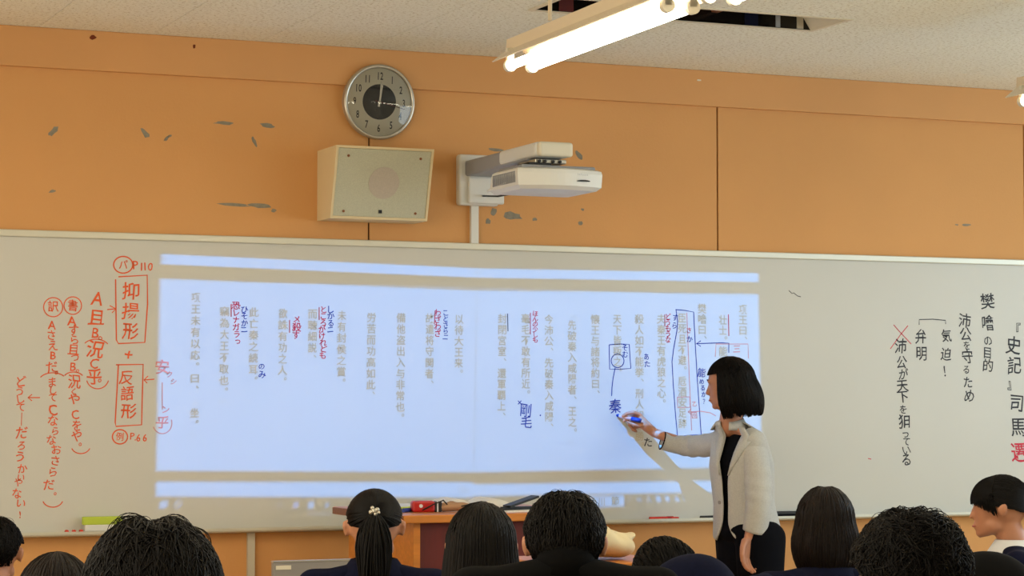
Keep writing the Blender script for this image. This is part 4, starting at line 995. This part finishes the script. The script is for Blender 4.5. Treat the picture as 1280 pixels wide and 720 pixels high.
def pupil(label, px, py, depth, yaw, kind, hair, hm='hair', lean=0.0, top='navy', collar='navy', low=None, dx=0.0, roll=0.0, up=.0, tilt=None, topoff=.115, group='pupils seated facing the board', hairpin=None):
    """px,py: crown of the head in the photo; depth from the camera"""
    k = kit(kind, lean, up, tilt); P = deep(px, py, depth)
    dz = P.z - topoff - k['T'].translation.z
    RM = Matrix.Translation((0, 0, .55)) @ Matrix.Rotation(-R(roll), 4, 'Y') @ Matrix.Translation((0, 0, -.55))
    TH_ = RM @ Matrix.Translation((0, 0, dz)) @ k['T']
    hc = TH_.translation; Rz = Matrix.Rotation(-R(yaw), 3, 'Z'); off = Rz @ Vector((hc.x, hc.y, 0))
    rt = empty('person', (P.x - off.x, P.y - off.y, 0), -R(yaw)); tag(rt, label, 'person', group)
    def stretch(me):
        me = me.copy(); n = len(me.vertices); a = np.empty(n * 3, np.float32); me.vertices.foreach_get('co', a); a = a.reshape(-1, 3)
        u_ = np.clip((a[:, 2] - .45) / .34, 0, 1); a[:, 2] += dz * u_ * u_ * (3 - 2 * u_)
        if roll:
            q = -R(roll) * np.clip((a[:, 2] - .50) / .15, 0, 1); x_, z_ = a[:, 0].copy(), a[:, 2] - .55; a[:, 0] = x_ * np.cos(q) + z_ * np.sin(q); a[:, 2] = .55 - x_ * np.sin(q) + z_ * np.cos(q)
        me.vertices.foreach_set('co', a.ravel()); me.update(); return me
    def part(name, me, m):
        me = stretch(me)
        o = bpy.data.objects.new(name, me); COL.objects.link(o); o.parent = rt
        me.materials.clear(); me.materials.append(m)
        me.polygons.foreach_set('use_smooth', [True] * len(me.polygons))
        return o
    # the trunk is raised or lowered with the pupil's height; shanks reach the floor all the same
    b = part('body', k['body'], M['skin']); part('jacket', k['cloth'], M[top]); part('trousers' if kind == 'boy' else 'skirt', k['low'], M[low or top]); part('shoe_pair', k['shoes'], M['shoe']); part('collar', k['collar'], M[collar])
    face(rt, TH_)
    h = hair_obj(hair, M[hm], rt, TH_, Vector((0, 0, 0)))
    return rt, TH_, dz
SH = hair_short(1, vol=1.0, length=.055); 
def boy(*a, **k): return pupil(*a, kind='boy', **k)
YC = 23
P = {}
P[1] = pupil('pupil at the far left edge of the frame, short black hair, right ear showing', -6, 645, 7.2, 22, 'boy', hair_short(11, 1.0, .04), top='blackcloth', collar='blackcloth')
P[2] = pupil('brown-haired pupil mostly hidden behind the big parted head at lower left', 72, 689, 5.2, 24, 'girl', hair_bob(12, 1.02, drop=.14), hm='hair2')
P[3] = pupil('nearest pupil at lower left, large head of thick black hair', 192, 641, 3.25, 16, 'boy', hair_short(13, 1.12, .10, messy=.30, N_=3600, width=.0016, notch=.006, fly=60), top='blackcloth', collar='blackcloth', topoff=.128)
tl_, bp_ = hair_tail(14, tail=.31, tailw=.048)
P[4] = pupil('girl with a black ponytail and silver clip in front of the teacher desk', 468, 611, 6.7, 20, 'girl', tl_, lean=.2, up=.012, topoff=.111)
P[5] = pupil('girl with long straight black hair, between the ponytail girl and the boy in black', 602, 627, 5.75, 24, 'girl', hair_bob(15, 1.03, drop=.27, flare=.014, inward=.0, width=.0026, wave=.002), top='navyd', collar='navyd')
P[6] = pupil('boy in a black stand-collar jacket with short black hair, lower centre', 706, 612, 4.9, 24, 'boy', hair_short(16, .99, .055, N_=2600, back=130, width=.0018), lean=.25, up=.060, tilt=.04, top='blackcloth', collar='blackcloth')
P[7] = pupil('pupil in dark navy slumped low to the left in front of the teacher', 838, 660, 6.3, 20, 'boy', hair_short(17, 1.06, .05), lean=1.3, roll=24, top='navy', collar='navyd')
P[8] = pupil('girl with a smooth dark brown bob, just right of the teacher', 1031, 607, 6.9, 26, 'girl', part_hair(hair_bob(18, 1.03, drop=.155, flare=.020, inward=.028), .005), hm='hair2')
P[9] = pupil('near pupil with large messy wavy black hair at lower right', 1136, 633, 3.9, 18, 'boy', hair_short(19, 1.10, .085, curl=.0085, messy=.7, N_=3600, width=.0016, lump=.02, fly=130), top='blackcloth', collar='blackcloth', topoff=.130)
tl2, bp2 = hair_tail(20, tail=.06, base=(180, 104), tailw=.03, vol=1.0, fringe=True)
P[10] = pupil('girl in white collar and navy vest at the right edge, face turned left in profile', 1248, 594, 7.9, -58, 'girl', tl2, collar='shirt', topoff=.110, group='pupil turned in profile')
P[11] = pupil('bent-over pupil in black whose rounded back rises at the lower right edge', 1172, 646, 5.1, 20, 'boy', hair_short(21, 1.02, .05), lean=1.3, roll=22, top='blackcloth', collar='blackcloth')
for k_ in P: 
    o = P[k_][0]
    if 'group' in o: del o['group']
# ponytail clip
def in_head(k_, name, bm, m, smooth=True):
    o = obj(name, bm, m, P[k_][0], smooth); o.data.transform(P[k_][1]); return o
bm = bmesh.new()
for dx_, dz_, r_ in ((0, 0, .008), (.009, .004, .007), (-.009, -.003, .007), (.004, -.008, .006), (-.005, .009, .006), (.013, -.004, .005)):
    bmesh.ops.create_icosphere(bm, subdivisions=2, radius=r_, matrix=Matrix.Translation((float(bp_[0]) + dx_, float(bp_[1]) - .026, float(bp_[2]) + .004 + dz_)))
o = in_head(4, 'hair_clip', bm, M['silver'], False); o['label'] = 'small silver flower hair clip'
# chairs
def chair():
    t = thing('school_chair', 'x', 'chair', (0, 0, 0))
    obj('seat', box(-.19, .19, -.19, .19, .415, .43), M['chair'], t, bevel=.006)
    bm = bmesh.new(); n = 8; A = []
    for k in range(n + 1):
        x = -.18 + .36 * k / n; y = -.235 + .9 * x * x
        A.append([bm.verts.new((x, y + a, z)) for a, z in ((0, .60), (-.015, .74), (-.027, .74), (-.012, .60))])
    for k in range(n):
        for q in range(4): bm.faces.new((A[k][q], A[k][(q + 1) % 4], A[k + 1][(q + 1) % 4], A[k + 1][q]))
    bm.faces.new(A[0]); bm.faces.new(A[-1][::-1])
    obj('backrest', bm, M['chair'], t)
    for s in (-1, 1):
        obj('leg', tube([(s * .19, -.20, .0), (s * .18, -.17, .41), (s * .175, -.215, .60), (s * .175, -.23, .73)], .011, 10), M['silver'], t, True)
        obj('leg', tube([(s * .19, .18, .0), (s * .175, .165, .40), (s * .17, .15, .413)], .011, 10), M['silver'], t, True)
        obj('runner', tube([(s * .18, -.17, .40), (s * .178, .16, .40)], .009, 8), M['silver'], t, True)
    return t
ch0 = chair(); WHO = {1: 'the pupil at the far left edge', 2: 'the brown-haired pupil at lower left', 3: 'the nearest pupil at lower left', 4: 'the ponytail girl', 5: 'the long-haired girl', 6: 'the boy in the black stand-collar jacket', 7: 'the pupil bent forward in navy', 8: 'the girl with the brown bob', 9: 'the wavy-haired near pupil', 10: 'the girl in profile', 11: 'the bent-over pupil at lower right'}
for k_ in P:
    o = ch0 if k_ == 1 else copy_tree(ch0); r_ = P[k_][0]; o.location = r_.location; o.rotation_euler = r_.rotation_euler
    o['label'] = 'plywood and steel school chair under ' + WHO[k_]; o['group'] = 'school chairs under the pupils'
# vest over the white blouse of the girl in profile: white sleeve tops show
P10 = P[10][0]

# ------------------------------------------------------------------ the teacher
root = at(930, 600, -.56); root.z = 0; RO = Vector((root.x, root.y, 0))
te = thing('person', 'teacher in pale grey jacket with dark bob, writing on the board with blue marker', 'person', RO)
def W(x, y, Y): return at(x, y, Y)
fdir = Vector((-.96, -.28, 0)).normalized(); ldir = Vector((-fdir.y, fdir.x, 0)) * -1   # ldir: towards her right (the wall)
if ldir.y < 0: ldir = -ldir
TQ = Matrix((-ldir, -fdir, Vector((0, 0, 1)))).transposed(); tq = Matrix((ldir, fdir, Vector((0, 0, 1)))).transposed()
# ellipsoid axes: x across the shoulders, y front-back
if tq.determinant() < 0: tq = Matrix((-ldir, fdir, Vector((0, 0, 1)))).transposed()
tq = tq.to_quaternion()
HT = TR(W(911, 479, -.50), (-.80, .60, 0), .14)
nb = W(912, 529, -.50)
hip = (W(934, 700, -.56), (.160, .120, .12), tq); waist = (W(928, 632, -.56), (.125, .098, .08), tq); chest = (W(926, 582, -.55), (.140, .106, .09), tq)
SL = W(943, 552, -.66); SR = W(906, 546, -.43)
EL = W(950, 612, -.72); CL = W(943, 664, -.70)
ER = W(871, 560, -.20); CR = W(828, 551, -.115); WR_ = W(818, 541, -.085)
shl = [((SL), (.045, .045, .045)), ((SR), (.045, .045, .045))]
torso = [[hip, waist], [waist, chest], [chest] + shl, [(nb, (.055, .055, .02))] + [(s_[0] + Vector((0, 0, .008)), .035) for s_ in shl]]
# right hand: pen held between thumb, index and middle finger
tip = W(768.5, 518.5, -.004) ; pe = W(803, 526.5, -.105); pd = (pe - tip).normalized()
def Q(x, y, Y): return W(x, y, Y)
rh = [[(WR_, (.021, .021, .021)), (Q(806, 531, -.075), (.022, .020, .026))],
      [(Q(806, 531, -.075), (.022, .020, .026)), (Q(799, 521, -.060), (.014, .016, .016))],
      [(Q(806, 531, -.075), (.020, .020, .022)), (Q(797, 530, -.045), (.012, .014, .016))]]
def fing(pts, rad): return [[(Q(*pts[i]), rad[i]), (Q(*pts[i + 1]), rad[i + 1])] for i in range(len(pts) - 1)]
rh += fing([(800, 519, -.066), (792, 515.5, -.072), (784, 517, -.060), (778.5, 520, -.045)], [.0102, .0095, .0085, .0072])   # index
rh += fing([(800, 523, -.052), (791, 520, -.046), (784, 523, -.040), (780, 526, -.040)], [.0102, .0095, .0085, .0072])        # middle
rh += fing([(799, 528, -.046), (791, 527, -.036), (787, 531, -.032), (790, 535, -.036)], [.0098, .0090, .0080, .0070])        # ring
rh += fing([(800, 533, -.046), (794, 533.5, -.034), (791, 537, -.032), (795, 539, -.036)], [.0088, .0080, .0072, .0062])      # little
rh += fing([(810, 531, -.082), (801, 531.5, -.080), (793, 530.5, -.066), (785.5, 527.5, -.046)], [.0135, .0118, .0098, .0080])         # thumb
lw = W(936, 672, -.71)
lq = Vector((-.26, -.05, -1)).normalized().to_track_quat('-Z', 'Y')
LT = Matrix.Translation(lw) @ (Matrix.Rotation(R(-5), 4, 'Y') @ Matrix.Rotation(R(14), 4, 'Y') @ Matrix.Rotation(R(115), 4, 'Z'))
lh = hand_items(LT, .45, 1)
arms_skin = [[(SL, .034), (EL, .030)], [(EL, .029), (lw, .021)], [(SR, .034), (ER, .030)], [(ER, .029), (WR_, .021)]]
FL = [Vector((RO.x + .02, -.66, .0)), Vector((RO.x + .03, -.47, 0))]
legs = []
for f_ in FL:
    legs += [[((f_.x - .0, f_.y, .80), .085), ((f_.x, f_.y, .48), .058)], [((f_.x, f_.y, .48), .056), ((f_.x + .01, f_.y, .30), .052)], [((f_.x + .01, f_.y, .30), .050), ((f_.x + .01, f_.y, .09), .034)]]
thin = lambda it, d_: [[(e[0], tuple(max(.004, x - d_) for x in ((e[1],) * 3 if isinstance(e[1], (int, float)) else e[1]))) + tuple(e[2:]) for e in h_] for h_ in it]
body = joined([remesh(put(HEAD_C, HT) + neck(HT, nb + Vector((0, 0, -.015)), .046) + thin(torso, .022) + arms_skin + legs, .006, 5), remesh(rh + lh, .0028, 3, .5)])
link('body', shift(body, -RO), M['skin'], te, True)
face(te, HT, RO)
shirt = remesh(thin(torso, .012)[:3], .008, 4)
link('top', shift(shirt, -RO), M['navyd'], te, True)
# trousers
slack = [[((RO.x + .005, RO.y - .02, .90), (.125, .155, .07), None)] [:1]]
sl_items = [[((RO.x + .012, RO.y, .87), (.128, .165, .08))]]
for f_ in FL: sl_items += [[((f_.x - .0, f_.y, .84), (.110, .098, .08)), ((f_.x, f_.y, .48), (.085, .082, .05))], [((f_.x, f_.y, .48), (.085, .082, .05)), ((f_.x, f_.y, .12), (.075, .072, .02))]]
link('trousers', shift(remesh(sl_items, .009, 4), -RO), M['navyd'], te, True)
link('shoe_pair', shift(remesh([[((f_.x + .03, f_.y, .045), (.04, .036, .043)), ((f_.x - .12, f_.y - .03, .026), (.05, .040, .024))] for f_ in FL], .007, 3), -RO), M['shoe'], te, True)
# jacket: body with an open front, sleeves, lapels
hem = (W(935, 672, -.56), (.156, .140, .03), tq); w2 = (W(930, 630, -.56), (.140, .116, .06), tq); c2 = (W(927, 582, -.55), (.152, .122, .08), tq)
sl2 = [(SL, (.054, .054, .050)), (SR, (.054, .054, .050))]
jt = [[hem, w2], [w2, c2], [c2] + sl2, [(nb + Vector((.004, 0, -.004)), (.066, .062, .026))] + [(s_[0] + Vector((0, 0, .010)), .042) for s_ in sl2]]
jm = remesh(jt, .007, 6)
def open_front(me):
    bm = bmesh.new(); bm.from_mesh(me); ctr = W(928, 600, -.555); kill = []
    hz = hem[0].z - .012; tz = nb.z
    for f in bm.faces:
        p = f.calc_center_median(); d_ = p - ctr; a = d_.dot(fdir); l_ = d_.dot(ldir); h_ = (p.z - hz) / (tz - hz)
        wd = .016 + .055 * max(0, (h_ - .50) / .5) ** 1.2 + .05 * max(0, (.16 - h_) / .16) ** 1.5
        if p.z < hz or (a > .0 and abs(l_ + .012) < wd) or ((p - nb - Vector((0, 0, .024))).length < .046): kill.append(f)
    bmesh.ops.delete(bm, geom=kill, context='FACES')
    bmesh.ops.delete(bm, geom=[v_ for v_ in bm.verts if not v_.link_faces], context='VERTS')
    for _ in range(14):
        mv = {}
        for v_ in bm.verts:
            nb_ = [e.other_vert(v_) for e in v_.link_edges if e.is_boundary]
            if len(nb_) == 2: mv[v_] = v_.co * .4 + (nb_[0].co + nb_[1].co) * .3
        for v_, c_ in mv.items(): v_.co = c_
    bm.to_mesh(me); return bm
bmj = open_front(jm); bmj.free()
def thicken(me, th):
    o = bpy.data.objects.new('t', me); COL.objects.link(o); s_ = o.modifiers.new('s', 'SOLIDIFY'); s_.thickness = th; s_.offset = -1
    bpy.context.view_layer.update(); dg = bpy.context.evaluated_depsgraph_get(); r_ = bpy.data.meshes.new_from_object(o.evaluated_get(dg), depsgraph=dg)
    COL.objects.unlink(o); bpy.data.objects.remove(o); return r_
jk = thicken(jm, .005)
link('jacket', shift(jk, -RO), M['jacket'], te, True)
def sleeve(S, E_, C_, r0, r1, r2, name):
    """bent tapering sleeve with folds at the elbow, open at the cuff"""
    S, E_, C_ = Vector(S), Vector(E_), Vector(C_); n = 40; K_ = 34; bm = bmesh.new(); rg = []
    for i in range(K_ + 1):
        t_ = i / K_; p = (1 - t_) ** 2 * S + 2 * t_ * (1 - t_) * (E_ * 1.55 - (S + C_) * .275) + t_ * t_ * C_
        d_ = 2 * (1 - t_) * ((E_ * 1.55 - (S + C_) * .275) - S) + 2 * t_ * (C_ - (E_ * 1.55 - (S + C_) * .275)); d_.normalize()
        a = d_.cross(Vector((.2, -1, .3))).normalized(); b = d_.cross(a)
        r_ = r0 + (r1 - r0) * min(1, t_ * 2) if t_ < .5 else r1 + (r2 - r1) * (t_ - .5) * 2
        ring = []
        for k in range(n):
            q = 2 * math.pi * k / n; fold = .0026 * math.sin(t_ * 46 + 2.2 * math.sin(q)) * math.exp(-((t_ - .52) / .22) ** 2) + .0012 * math.sin(t_ * 15 + q * 2)
            ring.append(bm.verts.new(p + (a * math.cos(q) + b * math.sin(q)) * (r_ + fold)))
        rg.append(ring)
    for i in range(K_):
        for k in range(n): bm.faces.new((rg[i][k], rg[i][(k + 1) % n], rg[i + 1][(k + 1) % n], rg[i + 1][k]))
    inn = [bm.verts.new(v_.co.lerp(C_, .10)) for v_ in rg[-1]]; in2 = [bm.verts.new(v_.co.lerp(rg[-4][k].co, .8).lerp(E_.lerp(C_, .85), .15)) for k, v_ in enumerate(inn)]
    for k in range(n): bm.faces.new((rg[-1][k], rg[-1][(k + 1) % n], inn[(k + 1) % n], inn[k])); bm.faces.new((inn[k], inn[(k + 1) % n], in2[(k + 1) % n], in2[k]))
    bm.faces.new(rg[0][::-1])
    edge = [v_.co.copy() for v_ in rg[-1]]
    o = obj(name, bm, M['jacket'], te, True); o.data.transform(Matrix.Translation(-RO)); return edge
sleeve(SL + Vector((.0, .02, .0)), EL, CL, .056, .055, .050, 'sleeve')
cuff_edge = sleeve(SR + Vector((.0, -.03, -.01)), ER, CR, .054, .047, .037, 'sleeve')
# dark cuff edge on the writing arm
o = obj('cuff_edge', tube(cuff_edge + cuff_edge[:1], .0028, 6), M['navyd'], te, True); o.data.transform(Matrix.Translation(-RO))
# lapels
def strip(name, pts, side, m, th=.004):
    """lapel polygon given in photo-like local coordinates (l across, z up), laid on the jacket front"""
    bm = bmesh.new(); ctr = W(928, 600, -.555)
    bv = BVHTree.FromPolygons([v_.co + RO for v_ in jk.vertices], [tuple(p_.vertices) for p_ in jk.polygons])
    n = len(pts) // 2; A = []
    for (l0_, z0_), (l1_, z1_) in zip(pts[:n], pts[n:]):
        row = []
        for q in range(6):
            l_ = l0_ + (l1_ - l0_) * q / 5; z_ = z0_ + (z1_ - z0_) * q / 5
            src = ctr + ldir * l_ + fdir * .4; src.z = z_
            h_ = bv.ray_cast(src, -fdir)
            p = h_[0] if h_[0] is not None else ctr + ldir * l_ + fdir * .10 + Vector((0, 0, z_ - ctr.z))
            row.append(p + fdir * (.004 + .006 * math.sin(math.pi * q / 5)))
        A.append(row)
    f_ = [[bm.verts.new(p) for p in r_] for r_ in A]; bk = [[bm.verts.new(p - fdir * th) for p in r_] for r_ in A]
    for i in range(n - 1):
        for q in range(5):
            bm.faces.new((f_[i][q], f_[i][q + 1], f_[i + 1][q + 1], f_[i + 1][q])); bm.faces.new((bk[i][q], bk[i + 1][q], bk[i + 1][q + 1], bk[i][q + 1]))
        bm.faces.new((f_[i][0], f_[i + 1][0], bk[i + 1][0], bk[i][0])); bm.faces.new((f_[i][5], bk[i][5], bk[i + 1][5], f_[i + 1][5]))
    bm.faces.new([f_[0][q] for q in range(6)] + [bk[0][q] for q in range(5, -1, -1)]); bm.faces.new([f_[-1][q] for q in range(5, -1, -1)] + [bk[-1][q] for q in range(6)])
    o = obj(name, bm, m, te, True); o.data.transform(Matrix.Translation(-RO))
nz = nb.z
for s_ in (-1, 1):
    e_ = lambda h: (.018 + .055 * max(0, ((nz - h - (hem[0].z - .012)) / (nz - (hem[0].z - .012)) - .50) / .5) ** 1.2)
    inner = [(s_ * e_(h) - .012, nz - h) for h in (.015, .05, .075, .078, .12, .17, .215)]
    outer = [(s_ * (e_(h) + w_) - .012, nz - h - dz_) for h, w_, dz_ in ((.015, .030, 0), (.05, .042, 0), (.075, .046, 0), (.078, .062, -.004), (.12, .040, 0), (.17, .020, 0), (.215, .003, 0))]
    strip('lapel', inner + outer, s_, M['jacket'])
bm = bmesh.new(); rg = []
for i in range(31):
    a_ = math.pi / 2 + R(42) + (2 * math.pi - R(84)) * i / 30; dirv = ldir * math.cos(a_) + fdir * math.sin(a_); bk_ = .5 - .5 * math.sin(a_)
    rg.append([bm.verts.new(nb + dirv * r_ + Vector((0, 0, z_))) for r_, z_ in ((.058, -.012 + .020 * bk_), (.054, .000 + .022 * bk_), (.059, .002 + .022 * bk_), (.074, -.016 + .010 * bk_), (.082, -.030))])
for i in range(30):
    for q in range(5): bm.faces.new((rg[i][q], rg[i][(q + 1) % 5], rg[i + 1][(q + 1) % 5], rg[i + 1][q]))
bm.faces.new(rg[0]); bm.faces.new(rg[-1][::-1])
o = obj('collar', bm, M['jacket'], te, True); o.data.transform(Matrix.Translation(-RO))
o = obj('button', cyl(W(900, 628, -.66), W(900, 628, -.66) + fdir * .004, .008, n=16), M['steel'], te); o.data.transform(Matrix.Translation(-RO))
# bob
hd = hair_bob(30, 1.0, drop=.150, flare=.020, inward=.018, N_=2200, fringe=70, open_=62, back_extra=.012, width=.0026, wave=.003)
hair_obj(hd, M['hair'], te, HT, RO)
# pen
t = thing('marker_pen', 'blue board marker with pinkish white barrel held against the board by the teacher', 'marker', tip)
def pc(a, b, r0, r1, m, nm): obj(nm, cyl(pd * a, pd * b, r0, r1, 16), M[m], t, True)
pc(.0, .012, .002, .0045, 'blueink', 'nib'); pc(.012, .022, .0065, .0075, 'blueink', 'collar'); pc(.022, .082, .0082, .0088, 'pentip', 'barrel'); pc(.082, .125, .0095, .0098, 'blueink', 'cap')
